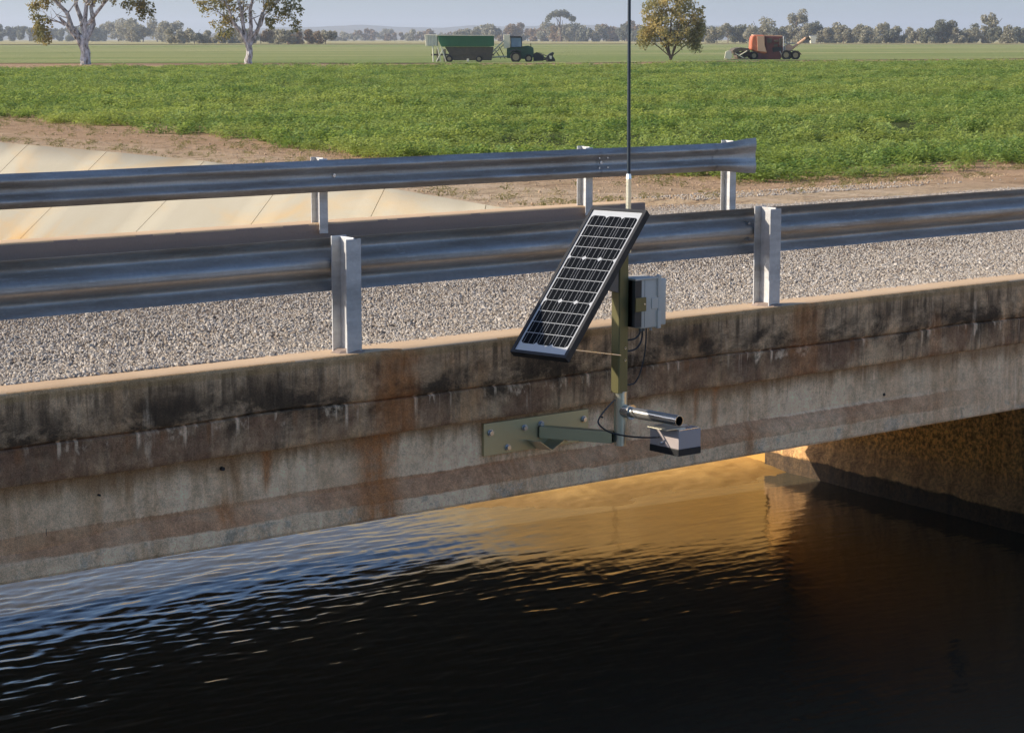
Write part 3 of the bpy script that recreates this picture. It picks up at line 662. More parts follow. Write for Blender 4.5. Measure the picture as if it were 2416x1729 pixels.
for dz in (.055, -.055):
    for du in (-.06, .06):
        MB().tube([(15.22 + du, 17.26, .482 + dz), (15.22 + du, 17.205, .482 + dz)], .013, 6).build('splice_bolt', M_bolt, far_rail)

# ------------------------------------------------------------------ the monitoring station
ST = thing('monitoring_station', 'solar powered water level station with antenna bolted to the concrete girder', 'monitoring station', (8.40, 10.055, -.63))
VP0 = 10.062
pl = MB().prism([(7.925, -.735), (8.775, -.735), (8.775, -.532), (7.925, -.532)], 1, VP0 - .010, VP0 + .012).build('wall_plate', M_plate, ST, .0015)
for (u, z) in ((7.974, -.593), (8.112, -.70), (8.246, -.592), (8.735, -.593), (8.378, -.585), (8.604, -.70)):
    b = MB(); b.tube([(u, VP0 - .012, z), (u, VP0 - .016, z)], .022, 14); b.tube([(u, VP0 - .016, z), (u, VP0 - .030, z)], .017, 6); b.build('bolt', M_bolt, pl, .0015)
# arm: hollow rectangular tube
a0 = Vector((8.385, VP0 - .010, -.632)); a1 = Vector((8.612, 9.628, -.632)); ax = (a1 - a0).normalized(); sd = ax.cross(Vector((0, 0, 1))).normalized(); up = Vector((0, 0, 1))
def frame(p, w, h): return [p - sd*w - up*h, p + sd*w - up*h, p + sd*w + up*h, p - sd*w + up*h]
b = MB(); L = [frame(a0, .034, .036), frame(a1, .034, .036), frame(a1, .029, .031), frame(a1 - ax*.1, .029, .031)]
b.add([q for l in L for q in l], [(k*4+i, k*4+(i+1)%4, (k+1)*4+(i+1)%4, (k+1)*4+i) for k in range(3) for i in range(4)] + [(12, 13, 14, 15)])
b.build('bracket_arm', M_plate, ST, .002)
MB().add(frame(a1 - ax*.012, .0288, .0308), [(0, 1, 2, 3)]).build('arm_opening', M_black, ST)
gs = MB(); gz = -.668
for (pa, pb) in (((8.255, gz), (8.35, gz - .066)), ((8.35, gz - .066), (8.47, gz - .004))):
    (xa, za_), (xb, zb_) = pa, pb
    nv = Vector((zb_ - za_, 0, -(xb - xa))).normalized() * .003
    e = .11
    gs.hexa([(xa, VP0-.011, za_), (xb, VP0-.011, zb_), (xb+.03, VP0-.011-e, zb_), (xa+.03, VP0-.011-e, za_), (xa+nv.x, VP0-.011, za_+nv.z), (xb+nv.x, VP0-.011, zb_+nv.z), (xb+.03+nv.x, VP0-.011-e, zb_+nv.z), (xa+.03+nv.x, VP0-.011-e, za_+nv.z)])
gs.build('gusset', M_tee, ST)
PU, PV = 8.655, 9.612
MB().tube([(PU, PV, -.686), (PU, PV, -.60)], .037, 24).build('lower_sleeve', M_tee, ST, 0, True)
MB().tube([(PU, PV, -.602), (PU, PV, -.365), (PU, PV, -.352)], [.041, .041, .041], 24).build('tee_socket', M_tee, ST, 0, True)
MB().tube([(PU, PV, -.351), (PU, PV, -.347)], .043, 24).build('socket_rim', M_alu, ST, 0, True)
zp = -.468
MB().tube([(PU + .006, PV - .01, zp), (PU + .010, PV - .085, zp)], .040, 24).build('tee_branch', M_chrome, ST, 0, True)
MB().tube([(PU + .010, PV - .082, zp), (PU + .0105, PV - .094, zp)], .046, 24).build('collar', M_chrome, ST, 0, True)
p0 = Vector((PU + .011, PV - .09, zp)); p1 = Vector((PU + .030, 9.118, zp)); pa = (p1 - p0).normalized()
b = MB(); b.tube([p0, p1], .0335, 28, False); b.tube([p1, p1 + pa * .0004], [.0335, .0300], 28, False); sp_ = b.build('sensor_arm', M_chrome, ST, 0, True)
MB().tube([p1 - pa * .2, p1 - pa * .001], .0300, 28, False).build('pipe_bore', M_black, sp_); MB().tube([p1 - pa * .10, p1 - pa * .105], .0298, 20).build('pipe_dark_disc', M_black, sp_)  # black bore and disc paint in the darkness inside the pipe
# square post
post_lo, post_hi = -.352, .60
hw = .0385; ch = .006
sq = [(-hw+ch, -hw), (hw-ch, -hw), (hw, -hw+ch), (hw, hw-ch), (hw-ch, hw), (-hw+ch, hw), (-hw, hw-ch), (-hw, -hw+ch)]
MB().prism([(PU - .012 + x, PV + y) for x, y in sq], 2, post_lo, post_hi).build('square_post', M_post, ST)
pu0 = PU - .012; pf = PV - hw
for z in (-.075, -.150):
    MB().tube([(pu0 + .012, pf - .0005, z), (pu0 + .012, pf - .004, z)], .0075, 12).build('bolt', M_bolt, ST)
    MB().tube([(pu0 + .012, pf - .0035, z + .001), (pu0 + .012, pf - .0046, z + .001)], .0045, 10).build('bolt_socket', M_black, ST)
# antenna
au, av = 8.752, 9.662
MB().prism([(au - .012, av - .012), (au + .012, av - .012), (au + .012, av + .012), (au - .012, av + .012)], 2, .55, .955).build('antenna_mount', M_tee, ST, .002)
MB().hexa([(au-.0122, av-.0122, .955), (au+.0122, av-.0122, .955), (au+.0122, av+.0122, .955), (au-.0122, av+.0122, .955), (au-.0095, av-.0095, .985), (au+.0095, av-.0095, .985), (au+.0095, av+.0095, .985), (au-.0095, av+.0095, .985)]).build('antenna_collar', M_alu, ST)
MB().tube([(au, av, .985), (au - .004, av, 1.5), (au - .010, av, 2.45)], [.0112, .0105, .0095], 14).build('antenna', M_ant, ST, 0, True)
MB().box((au - .06, av - .016, .50), (au + .012, av + .016, .556)).build('antenna_bracket', M_tee, ST, .002)
# logger enclosure to the right of the post
lu0, lu1, lv0, lv1, lz0, lz1 = 8.742, 8.948, 9.520, 9.70, .040, .352
enc = MB().box((lu0, lv0 + .010, lz0), (lu1 - .065, lv1, lz1)).build('enclosure', M_grey, ST, .010, True, 3)
MB().box((lu1 - .069, lv0 + .002, lz0 + .012), (lu1, lv1 + .004, lz1 - .012)).build('lid', M_grey, enc, .008, True, 3)
MB().box((lu1 - .073, lv0 - .001, lz1 - .115), (lu1 - .045, lv0 + .03, lz1 + .012)).build('latch', M_grey, enc, .004)
MB().box((lu1 - .073, lv0 - .001, lz0 - .006), (lu1 - .045, lv0 + .03, lz0 + .105)).build('latch', M_grey, enc, .004)
MB().box((lu1 - .12, lv0 + .004, lz0 + .118), (lu1 - .062, lv0 + .03, lz1 - .125)).build('hinge_block', M_grey, enc, .003)
MB().box((lu0 + .03, lv0 + .0085, lz0 + .01), (lu0 + .0316, lv0 + .012, lz1 - .01)).build('panel_seam', M_fin, enc)
for k in range(9):
    uu = 8.690 + k * .0062
    MB().box((uu, lv0 + .004, lz0 + .014), (uu + .0026, lv1 - .02, lz1 - .010)).build('fin', M_fin, enc)
MB().box((8.690, lv0 + .03, lz0 + .016), (lu0 + .002, lv1 - .022, lz1 - .012)).build('heat_sink', M_fin, enc)
MB().box((8.688, lv0 + .0, lz1 - .010), (lu1 - .07, lv1 - .02, lz1 + .002)).build('top_rail', M_grey, enc, .002)
MB().box((PU + .026, lv0 - .012, .152), (8.767, lv0 - .004, .238)).build('mount_strap', M_post, ST, .001)
MB().tube([(8.751, lv0 - .0125, .196), (8.751, lv0 - .017, .196)], .006, 8).build('bolt', M_bolt, ST)
for uu in (8.785, 8.812, 8.872):
    MB().tube([(uu, lv0 + .06, lz0 + .004), (uu, lv0 + .06, lz0 - .022)], .010 if uu < 8.86 else .008, 8).build('cable_gland', M_fin if uu < 8.86 else M_white, enc, 0, True)
def cable(pts, r=.0048, name='cable'):
    pts = [Vector(p) for p in pts]; out = []
    for i in range(len(pts) - 1):
        q = [pts[max(i-1, 0)], pts[i], pts[i+1], pts[min(i+2, len(pts)-1)]]
        for k in range(6):
            t = k / 6; out.append(.5 * ((2*q[1]) + (q[2]-q[0])*t + (2*q[0]-5*q[1]+4*q[2]-q[3])*t*t + (3*q[1]-q[0]-3*q[2]+q[3])*t**3))
    out.append(pts[-1]); return MB().tube(out, r, 8).build(name, M_rubber, ST, 0, True)
cv = lv0 + .06; pr_ = pu0 + hw
cable([(8.785, cv, lz0 - .02), (8.775, cv, -.002), (8.745, cv, -.022), (8.71, cv - .005, -.027), (pr_ - .01, cv, -.028)], .0055)
cable([(8.800, cv, lz0 - .02), (8.802, cv, -.01), (8.787, cv, -.055), (8.755, cv, -.085), (8.715, cv, -.096), (pr_ - .01, cv, -.095)], .0058)
cable([(8.835, cv, lz0 - .0), (8.832, cv, -.06), (8.818, cv, -.15), (8.785, cv, -.245), (8.745, cv, -.298), (8.71, cv, -.307), (pr_ - .01, cv, -.305)], .0045)
cs = [(1451, 942, 9.565), (1432, 962, 9.53), (1413, 988, 9.50), (1415, 1003, 9.49), (1438, 1019, 9.48), (1475, 1028, 9.45), (1520, 1032, 9.41), (1556, 1031, 9.335)]
cable([atv(*p) for p in cs], .0052)
# sensor housing under the pipe
su0, su1, sv0, sv1, sz0, sz1 = 8.757, 8.942, 9.195, 9.452, -.708, -.553
sb = MB().box((su0, sv0, sz0 + .042), (su1, sv1, sz1)).build('sensor_housing', M_sensor, ST, .003)
MB().box((su0 - .002, sv0 - .002, sz0), (su1 + .002, sv1 + .002, sz0 + .0415)).build('base_band', M_black, sb, .003)
MB().box((su0 + .006, sv0 + .004, sz1 + .001), (su1 - .012, sv1 - .03, sz1 + .009)).build('top_plate', M_alu, sb, .001)
MB().box((su0 - .085, sv0 + .02, sz1 + .0095), (su0 + .075, sv0 + .19, sz1 + .0155)).build('clamp_plate', M_tee, sb, .001)
cg = atv(1562, 1031, 9.335); MB().tube([(su0 + .002, 9.335, -.638), (su0 - .016, 9.335, -.638), (su0 - .028, 9.335, -.638)], [.0125, .0125, .008], 12).build('cable_gland', M_bolt, sb)
# solar panel
YAW = math.radians(-78.8); TILT = math.radians(44.1); PC = Vector((8.300, 9.60, .368)); PW, PH, PT = .422, 1.137, .046
e1 = Vector((math.cos(YAW), math.sin(YAW), 0)); nh = Vector((-e1.y, e1.x, 0)); e2 = Vector((0, 0, math.cos(TILT))) + nh * math.sin(TILT); e3 = e1.cross(e2)
if e3.z < 0: e3 = -e3
PM = Matrix(((e1.x, e2.x, e3.x, PC.x), (e1.y, e2.y, e3.y, PC.y), (e1.z, e2.z, e3.z, PC.z), (0, 0, 0, 1)))
panel = bpy.data.objects.new('solar_panel', None); COL.objects.link(panel); panel.parent = ST
panel.matrix_parent_inverse = Matrix(); panel.location = PC - ST.location
fw = .021
b = MB(); hx, hy = PW / 2, PH / 2
b.box((-hx, -hy, -PT), (hx, -hy + fw, 0), PM); b.box((-hx, hy - fw, -PT), (hx, hy, 0), PM); b.box((-hx, -hy + fw, -PT), (-hx + fw, hy - fw, 0), PM); b.box((hx - fw, -hy + fw, -PT), (hx, hy - fw, 0), PM)
b.box((-hx + fw, -hy + fw, -.042), (hx - fw, hy - fw, -.038), PM)
b.build('frame', M_black, panel)
MB().box((-hx + fw, -hy + fw, -.022), (hx - fw, hy - fw, -.006), PM).build('backsheet', M_white, panel)
ix, iy = hx - fw, hy - fw; mT, mB, mS = .040, .052, .013
cw = (2 * ix - 2 * mS) / 3; chh = (2 * iy - mT - mB) / 12
def cell_mesh(cut):
    g = .0035; w, h = cw - g, chh - g * 1.35; c = .016
    tl = cut == 'top'; bl = cut == 'bottom'
    pts = [(c if bl else 0, 0), (w - (c if bl else 0), 0)] + ([(w, c * .9)] if bl else []) + ([(w, h - c * .9), (w - c, h), (c, h), (0, h - c * .9)] if tl else [(w, h), (0, h)]) + ([(0, c * .9)] if bl else [])
    return pts
for r in range(12):
    cut = 'top' if r % 4 == 3 else ('bottom' if r % 4 == 0 else None)
    for k in range(3):
        ox = -ix + mS + k * cw + .00175; oy = -iy + mB + r * chh + .0024
        pts = [(ox + x, oy + y) for x, y in cell_mesh(cut)]; n = len(pts)
        b = MB(); b.add([PM @ Vector((x, y, -.0058)) for x, y in pts] + [PM @ Vector((x, y, -.0046)) for x, y in pts], [tuple(range(n, 2*n))] + [(i, (i+1) % n, n + (i+1) % n, n + i) for i in range(n)])
        b.build('cell', M_cell, panel)
for k in range(3):
    for q in (.17, .5, .83):
        x = -ix + mS + k * cw + cw * q
        MB().box((x - .0009, -iy + mB + .004, -.0045), (x + .0009, iy - mT - .004, -.0038), PM).build('busbar', M_busbar, panel)
MB().box((-ix + .03, iy - .022, -.0058), (ix - .03, iy - .0195, -.0052), PM).build('bus_strip', M_print, panel)
MB().box((-ix + .030, -iy + .018, -.0058), (-ix + .078, -iy + .036, -.0052), PM).build('rating_label', M_print, panel)
# panel supports
def along(y, x=0, z=-PT): return PM @ Vector((x, y, z))
q0 = along(-.47, .08, -PT - .004); q1 = Vector((pu0 - hw + .01, pf + .012, -.115))
dq = (q1 - q0).normalized(); sq_ = dq.cross(Vector((0, 0, 1))).normalized()
MB().hexa([q0 - sq_*.016 - up*.003, q0 + sq_*.016 - up*.003, q1 + sq_*.016 - up*.003, q1 - sq_*.016 - up*.003, q0 - sq_*.016 + up*.003, q0 + sq_*.016 + up*.003, q1 + sq_*.016 + up*.003, q1 - sq_*.016 + up*.003]).build('panel_strut', M_alu, ST)
b = MB(); b.box((-.12, -.52, -PT - .007), (.10, -.455, -PT - .001), PM); b.build('lower_bracket', M_alu, ST)
b = MB(); b.box((-.10, .06, -PT - .007), (.12, .20, -PT - .001), PM); b.build('hinge_bracket', M_alu, ST)
hz = along(.13)
MB().hexa([(hz.x-.02, PV-.03, hz.z-.10), (pu0-hw+.004, PV-.03, hz.z-.16), (pu0-hw+.004, PV+.03, hz.z-.16), (hz.x-.02, PV+.03, hz.z-.10), (hz.x+.02, PV-.03, hz.z+.03), (pu0-hw+.004, PV-.03, hz.z+.04), (pu0-hw+.004, PV+.03, hz.z+.04), (hz.x+.02, PV+.03, hz.z+.03)]).build('panel_knuckle', M_fin, ST)

# ------------------------------------------------------------------ trees
def leaves(centres, radii, n, size, seed, squash=(1, 1, 1), droop=0):
    g = np.random.default_rng(seed); centres = np.asarray(centres); w = np.asarray(radii) ** 2; w = w / w.sum()
    ci = g.choice(len(centres), n, p=w); d3 = g.normal(size=(n, 3)); d3 /= np.linalg.norm(d3, axis=1)[:, None]
    r = g.uniform(0.15, 1, n) ** .5; P = centres[ci] + d3 * (np.asarray(radii)[ci] * r)[:, None] * np.array(squash)
    P[:, 2] -= droop * r * np.abs(d3[:, 2])
    a = g.normal(size=(n, 3)); a /= np.linalg.norm(a, axis=1)[:, None]; bb_ = np.cross(a, g.normal(size=(n, 3))); bb_ /= np.linalg.norm(bb_, axis=1)[:, None] + 1e-9
    s = size * g.uniform(.6, 1.3, n)[:, None]; V = np.stack([P - a*s, P + bb_*s*.55, P + a*s, P - bb_*s*.55], 1)
    return V.reshape(-1, 3), np.arange(4 * n).reshape(n, 4)
def wood(segs, mat, parent, n=6, seed=0):
    b = MB(); g = random.Random(seed)
    for p0, p1, r0, r1 in segs:
        p0 = Vector(p0); p1 = Vector(p1); L = (p1 - p0).length; pts = [p0]
        for k in (1, 2, 3): pts.append(p0.lerp(p1, k / 4) + Vector((g.uniform(-1, 1), g.uniform(-1, 1), g.uniform(-.3, 1))) * L * .05)
        pts.append(p1); b.tube(pts, [r0 + (r1 - r0) * k / 4 for k in range(5)], n)
    return b.build('trunk', mat, parent, 0, True)
RX = Vector((RV[0], RV[1], 0)); RY = Vector((DV[0], DV[1], 0))
def local(root, x, y, z): return root + RX * x + RY * y + Vector((0, 0, z))
def big_tree(name, label, px, py, trunk_r, fork, limbs, blobs, leafmat, barkmat, nleaf, lsize, seed):
    root = atz(px, py, ZG); t = thing(name, label, 'tree', root); g = random.Random(seed)
    segs = [((0, 0, -.2), (fork[0], 0, fork[1]), trunk_r, trunk_r * .72)]; segs2 = []
    for (x0, z0, x1, z1, r) in limbs:
        y1 = g.uniform(-1.6, 1.6); segs.append(((x0, 0, z0), (x1, y1, z1), r, r * .45))
        for k in range(4):
            f = g.uniform(.35, .98); sx = x0 + (x1 - x0) * f; sz = z0 + (z1 - z0) * f; sy = y1 * f
            segs2.append(((sx, sy, sz), (sx + g.uniform(-1.5, 1.5), sy + g.uniform(-1.2, 1.2), sz + g.uniform(.2, 1.9)), r * .34, r * .08))
    wood([(local(root, *s[0]), local(root, *s[1]), s[2], s[3]) for s in segs + segs2], barkmat, t, 8, seed)
    cs_, rs = [], []
    for (x, z, rx, rz, n) in blobs:
        for k in range(n):
            a = g.uniform(0, 6.28); q = math.sqrt(g.random()); yy = g.uniform(-1, 1) * min(rx, 2.2)
            c = local(root, x + math.cos(a) * q * rx, yy, z + math.sin(a) * q * rz); cs_.append(tuple(c)); rs.append(g.uniform(.28, .62))
    V_, F_ = leaves(cs_, rs, nleaf, lsize, seed, (1, 1, 1.15), .2); npmesh('crown', V_, F_, leafmat, t)
    return t
big_tree('gum_tree', 'pale trunked gum tree leaning left with drooping golden foliage, leftmost in the field', 203, 153, .55, (.0, 2.5),
    [(-.1,2.2,-3.4,7.2,.26), (0,2.5,-1.2,8.5,.27), (.0,2.5,.5,8.8,.26), (.1,2.4,1.5,8.2,.27), (.3,3.8,4.0,7.6,.20), (-.3,1.4,-2.2,4.5,.20), (-1.2,3.8,-4.0,4.3,.09)],
    [(-3.6,6.3,1.5,1.0,26), (-4.1,3.5,.75,1.4,26), (-4.6,5.2,.6,.8,8), (-2.4,7.6,2.2,1.2,26), (0,8.6,2.4,1.4,30), (3.0,7.6,2.0,1.1,26), (5.0,6.2,1.0,.9,16), (5.9,5.0,.6,.6,9), (1.0,6.2,1.6,.7,8), (4.2,5.6,.6,.5,6)], M_eucA, M_bark, 6500, .14, 3)
big_tree('gum_tree', 'many limbed gum tree with grey trunk standing right of the pale trunked one', 588, 151, .40, (-.1, 1.9),
    [(-.15,1.8,-2.4,6.6,.2), (-.1,1.9,-.9,7.8,.22), (0,1.9,.6,8.0,.22), (.1,1.8,2.0,7.4,.22), (.2,2.6,3.4,6.6,.14), (-.4,2.6,-3.4,5.6,.11)],
    [(-3.6,6.6,1.3,.9,20), (-4.4,5.4,.7,.6,7), (-2.0,5.2,1.2,1.2,18), (-2.6,3.4,1.0,.8,12), (-1.6,7.4,1.8,1.1,26), (1.0,7.6,2.0,1.1,26), (3.0,6.2,1.4,1.1,24), (4.3,5.4,.8,.9,12), (4.6,4.0,.4,.5,5), (2.4,4.6,1.0,.7,10), (0,5.4,1.4,1.0,10)], M_eucA, M_bark, 5600, .14, 8)
big_tree('bushy_tree', 'dense bushy multi stemmed tree with rusty foliage just right of the antenna', 1582, 143.5, .15, (0, .5),
    [(0,.2,-2.0,4.2,.11), (0,.2,-1.0,5.2,.12), (0,.2,.2,5.8,.13), (0,.2,1.1,5.2,.12), (.1,.2,2.1,4.4,.11), (0,.4,-2.6,2.6,.07), (.1,.4,2.7,2.6,.07)],
    [(-2.0,5.6,1.4,1.2,40), (0,6.2,2.2,1.3,50), (1.9,5.4,1.6,1.4,46), (-2.6,3.6,1.1,1.3,36), (2.8,3.6,1.0,1.3,38), (0,4.0,2.4,1.3,60), (-3.1,2.0,.6,.8,14), (3.0,2.0,.7,.8,16), (0.2,2.4,1.9,.7,30), (-2.6,2.7,.9,.9,26), (2.5,2.4,1.0,.9,28), (-1.6,7.4,1.2,.8,20), (1.4,7.2,1.4,.9,24), (3.3,4.8,.5,1.2,16)], M_eucC, M_bark2, 9500, .15, 12)

def crown_lobes(g, w, h, style):
    cs_, rs = [], []
    if style == 'tall':
        for k in range(7): cs_.append((g.uniform(-.28, .28) * w, g.uniform(-.25, .25) * w, h * g.uniform(.62, .92))); rs.append(h * g.uniform(.10, .17))
        for k in range(4): cs_.append((g.uniform(-.3, .3) * w, g.uniform(-.2, .2) * w, h * g.uniform(.15, .5))); rs.append(h * g.uniform(.10, .16))
    elif style == 'umbrella':
        for k in range(34): x = g.uniform(-.5, .5); cs_.append((x * w, g.uniform(-.3, .3) * w, h * (.93 - .75 * x * x) - h * .10 * g.random())); rs.append(h * .085)
    else:
        for k in range(9): x = g.uniform(-.42, .42); cs_.append((x * w, g.uniform(-.3, .3) * w, h * (.12 + .74 * g.random() * (1 - 1.7 * x * x)))); rs.append(h * g.uniform(.17, .27))
    return cs_, rs
def far_tree(px, ybase, ytop, wpx, mat, label, style='round', seed=0, group='trees along the far edge of the fields'):
    dist = (CAMZ - ZG) * F / (ybase - HY) ; s = dist / F; h = (ybase - ytop) * s; w = wpx * s; root = atd(px, dist, ZG)
    t = thing('field_tree', label, 'tree', root, group); g = random.Random(seed)
    top = .8 if style != 'round' else .6
    segs = [((0, 0, -1), (g.uniform(-.05, .05) * w, 0, h * top), h * .035, h * .012)]
    for k in range(4): segs.append(((0, 0, h * g.uniform(.15, .45)), (g.uniform(-.4, .4) * w, 0, h * g.uniform(.55, .85)), h * .016, h * .006))
    wood([(local(root, *a), local(root, *b_), r0, r1) for a, b_, r0, r1 in segs], M_bark2, t, 5, seed)
    cs_, rs = crown_lobes(g, w, h, style)
    n = int(np.clip(wpx * (ybase - ytop) * .62, 380, 1700))
    V_, F_ = leaves([tuple(local(root, *c)) for c in cs_], rs, n, 2.6 * s * (1.15 if style == 'round' else 1.), seed, (1.15, 1, 1)); npmesh('crown', V_, F_, mat, t)
    return t
sd_ = [100]
ORD = 'first second third fourth fifth sixth seventh eighth ninth tenth eleventh twelfth thirteenth fourteenth fifteenth sixteenth seventeenth eighteenth nineteenth twentieth twentyfirst twentysecond twentythird twentyfourth twentyfifth twentysixth twentyseventh twentyeighth twentyninth thirtieth'.split()
def tree_run(p0, p1, yb, yt, step, mats, label, jitter=8, wmul=1.5):
    """label: (what, where); each tree is told apart by its place in its row, counted from the left"""
    x = p0; k = 0
    while x < p1:
        sd_[0] += 1; g = random.Random(sd_[0])
        a, b_ = yb + g.uniform(-.5, .5), yt + g.uniform(-jitter, jitter); w = step * 1.35 * wmul * g.uniform(.85, 1.25); m = g.choice(mats)
        tone = {M_farA: 'grey green', M_farB: 'dark green', M_farC: 'brownish'}[m]
        lab = '%s %s, %s from left %s' % (tone, label[0], ORD[k], label[1])
        far_tree(x, a, b_, w, m, lab, 'round', sd_[0])
        x += step * g.uniform(.65, 1.1); k += 1
tree_run(-20, 80, 98, 58, 30, [M_farB, M_farA], ('hazy tree', 'in the far row left of the pale gum'))
tree_run(95, 260, 98.5, 66, 30, [M_farB], ('small tree', 'in the far row behind the pale gum'))
tree_run(240, 320, 99, 54, 32, [M_farA, M_farB], ('round tree', 'in the far row between the two gums'))
tree_run(330, 440, 100, 52, 34, [M_farA, M_farA, M_farB], ('leafy tree', 'in the row just left of the grey gum'))
tree_run(445, 700, 104, 68, 32, [M_farA, M_farC, M_farA], ('bushy tree', 'in the row behind the grey gum'), 7)
tree_run(690, 790, 105, 72, 26, [M_farA, M_farC], ('low scrubby tree', 'at the right end of the left row'), 5)
tree_run(560, 840, 97.2, 73, 26, [M_farA, M_farC], ('low scrub tree', 'below the distant hills'), 5)
tree_run(850, 1110, 97.2, 72, 26, [M_farA, M_farC], ('low scrub tree', 'in the row behind the trailer'), 5)
tree_run(1100, 1300, 99, 60, 24, [M_farA, M_farC, M_farA], ('rounded tree', 'in the row behind the tractor cab'))
tree_run(1340, 1500, 99, 58, 24, [M_farA, M_farB, M_farC], ('leafy tree', 'in the row left of the antenna'))
tree_run(1500, 1680, 100, 60, 26, [M_farB, M_farA], ('tree', 'in the row behind the bushy rusty tree'))
tree_run(1660, 1960, 103, 60, 25, [M_farA, M_farA, M_farB], ('tree', 'in the row behind the orange harvester'), 6)
tree_run(1945, 2380, 103.5, 62, 25, [M_farA, M_farB, M_farA], ('tree', 'in the row right of the orange harvester'), 7)
tree_run(2370, 2480, 99, 74, 22, [M_farB], ('hazy tree', 'beyond the right end of the tree row'), 4)
far_tree(1320, 99.5, 25, 62, M_farB, 'tall tree with an umbrella shaped crown above the far row', 'umbrella', 901)
far_tree(1322, 99.2, 52, 44, M_farC, 'rusty brown rounded tree below the umbrella crowned tree', 'round', 902)
far_tree(1352, 99.0, 54, 26, M_farB, 'dark small tree hugging the right of the rusty brown tree', 'round', 905)
far_tree(1866, 103, 24, 54, M_farA, 'tallest grey green tree rising above the red harvester', 'tall', 903)
far_tree(1782, 103, 40, 62, M_farA, 'broad domed tree rising left of the tallest one behind the harvester', 'round', 906)
far_tree(2020, 103.5, 53, 60, M_farA, 'broad low domed tree right of the white field bin', 'round', 907)
far_tree(2210, 103.5, 42, 56, M_farB, 'dark domed tree standing out of the right hand row', 'round', 908)
far_tree(2312, 103.5, 30, 62, M_farA, 'tall forked tree near the right end of the tree row', 'tall', 904)

# ------------------------------------------------------------------ farm machines
M_green = simple('green_paint', (.035, .135, .055), .5, 0., .3, .8); M_cream = simple('cream_paint', (.70, .65, .50), .55, 0., .15, 2); M_rustd = simple('dark_rusty_steel', (.11, .085, .062), .8, 0., .5, 3)
M_tyre = simple('tyre', (.018, .018, .018), .85, 0., .3, 5); M_tan = simple('tan_rim', (.36, .27, .16), .6, 0., .2, 3); M_orange = simple('faded_orange_paint', (.55, .155, .07), .55, 0., .4, 1.6)
M_pink = simple('sunbleached_panel', (.66, .40, .25), .6, 0., .15, 1.); M_maroon = simple('maroon_steel', (.15, .04, .035), .6, 0., .5, 2); M_glass = simple('cab_glass', (.16, .24, .32), .12, 0., .2, 2); M_tgreen = simple('tractor_green', (.03, .085, .045), .5, 0., .4, 1.5); M_blk = simple('engine_black', (.02, .022, .024), .6, 0., .5, 3)
class Veh:
    def __init__(s, name, label, cat, px, py):
        s.o = atz(px, py, ZG); s.t = thing(name, label, cat, s.o); s.k = (s.o.xy.length) / F
        s.M = Matrix.Translation(s.o) @ Matrix(((RV[0], DV[0], 0, 0), (RV[1], DV[1], 0, 0), (0, 0, 1, 0), (0, 0, 0, 1)))
        s.px = px; s.py = py
    def P(s, px, py, y=0): return s.M @ Vector(((px - s.px) * s.k, y, (s.py - py) * s.k))
    def prism(s, name, pix, y0, y1, mat, parent=None, bevel=.04):
        n = len(pix); b = MB(); b.add([s.P(x, y, y0) for x, y in pix] + [s.P(x, y, y1) for x, y in pix], [tuple(range(n)), tuple(range(n, 2*n))[::-1]] + [(i, (i+1) % n, n + (i+1) % n, n + i) for i in range(n)])
        return b.build(name, mat, parent or s.t, bevel)
    def bar(s, name, a, b_, r, mat, y=0, y2=None, n=7): return MB().tube([s.P(*a, y), s.P(*b_, y if y2 is None else y2)], r * s.k, n).build(name, mat, s.t, 0, True)
    def wheel(s, px, py, rpx, y, w=.45, rim=.55):
        r = rpx * s.k; c = Vector(((px - s.px) * s.k, 0, (s.py - py) * s.k)); b = MB()
        prof = [(-w/2, r*rim), (-w/2, r*.9), (-w*.36, r), (w*.36, r), (w/2, r*.9), (w/2, r*rim)]; n = 18; vs_ = []
        for k in range(n):
            a = 6.2832 * k / n
            lug = 1.0 if k % 2 else .965
            for yy, rr in prof: q = rr * (lug if rr > r*.95 else 1); vs_.append(s.M @ Vector((c.x + q * math.cos(a), y + yy, c.z + q * math.sin(a))))
        m = len(prof); b.add(vs_, [(k*m+i, k*m+i+1, ((k+1) % n)*m+i+1, ((k+1) % n)*m+i) for k in range(n) for i in range(m-1)])
        wo = b.build('wheel', M_tyre, s.t)
        rb = MB(); 
        rb.tube([s.M @ Vector((c.x, y - w*.42, c.z)), s.M @ Vector((c.x, y + w*.42, c.z))], r*rim, 16); rb.tube([s.M @ Vector((c.x, y - w*.5, c.z)), s.M @ Vector((c.x, y - w*.4, c.z))], r*.2, 8)
        rb.build('rim', M_tan, wo); return wo
tr = Veh('grain_trailer', 'long green grain trailer with white end bin parked in the field', 'trailer', 1003, 147.5)
tr.prism('hopper', [(1034, 86), (1164, 86.5), (1164, 110), (1153, 111.5), (1042, 111.5), (1036, 100)], -1.2, 1.2, M_green)
tr.prism('hopper_rim', [(1033, 84.6), (1165, 85), (1165, 86.8), (1033, 86.4)], -1.28, 1.28, M_cream, None, 0)
for x in (1056, 1078, 1100, 1122, 1144): tr.prism('rib', [(x, 87), (x + 1.6, 87), (x + 1.6, 111), (x, 111)], -1.27, -1.2, M_green, None, 0)
tr.prism('end_bin', [(1003, 83.5), (1033, 83.5), (1033, 110), (1006, 110.5)], -1.1, 1.1, M_cream)
for x in (1010, 1017, 1024): tr.prism('bin_rib', [(x, 85), (x + .8, 85), (x + .8, 109), (x, 109)], -1.13, -1.1, M_white, None, 0)
tr.prism('lower_hopper', [(1050, 112), (1163, 112), (1158, 143), (1070, 143)], -1.0, 1.0, M_rustd)
tr.prism('chassis', [(1018, 128), (1164, 128), (1164, 132), (1018, 132)], -1.02, 1.02, M_rustd, None, .02)
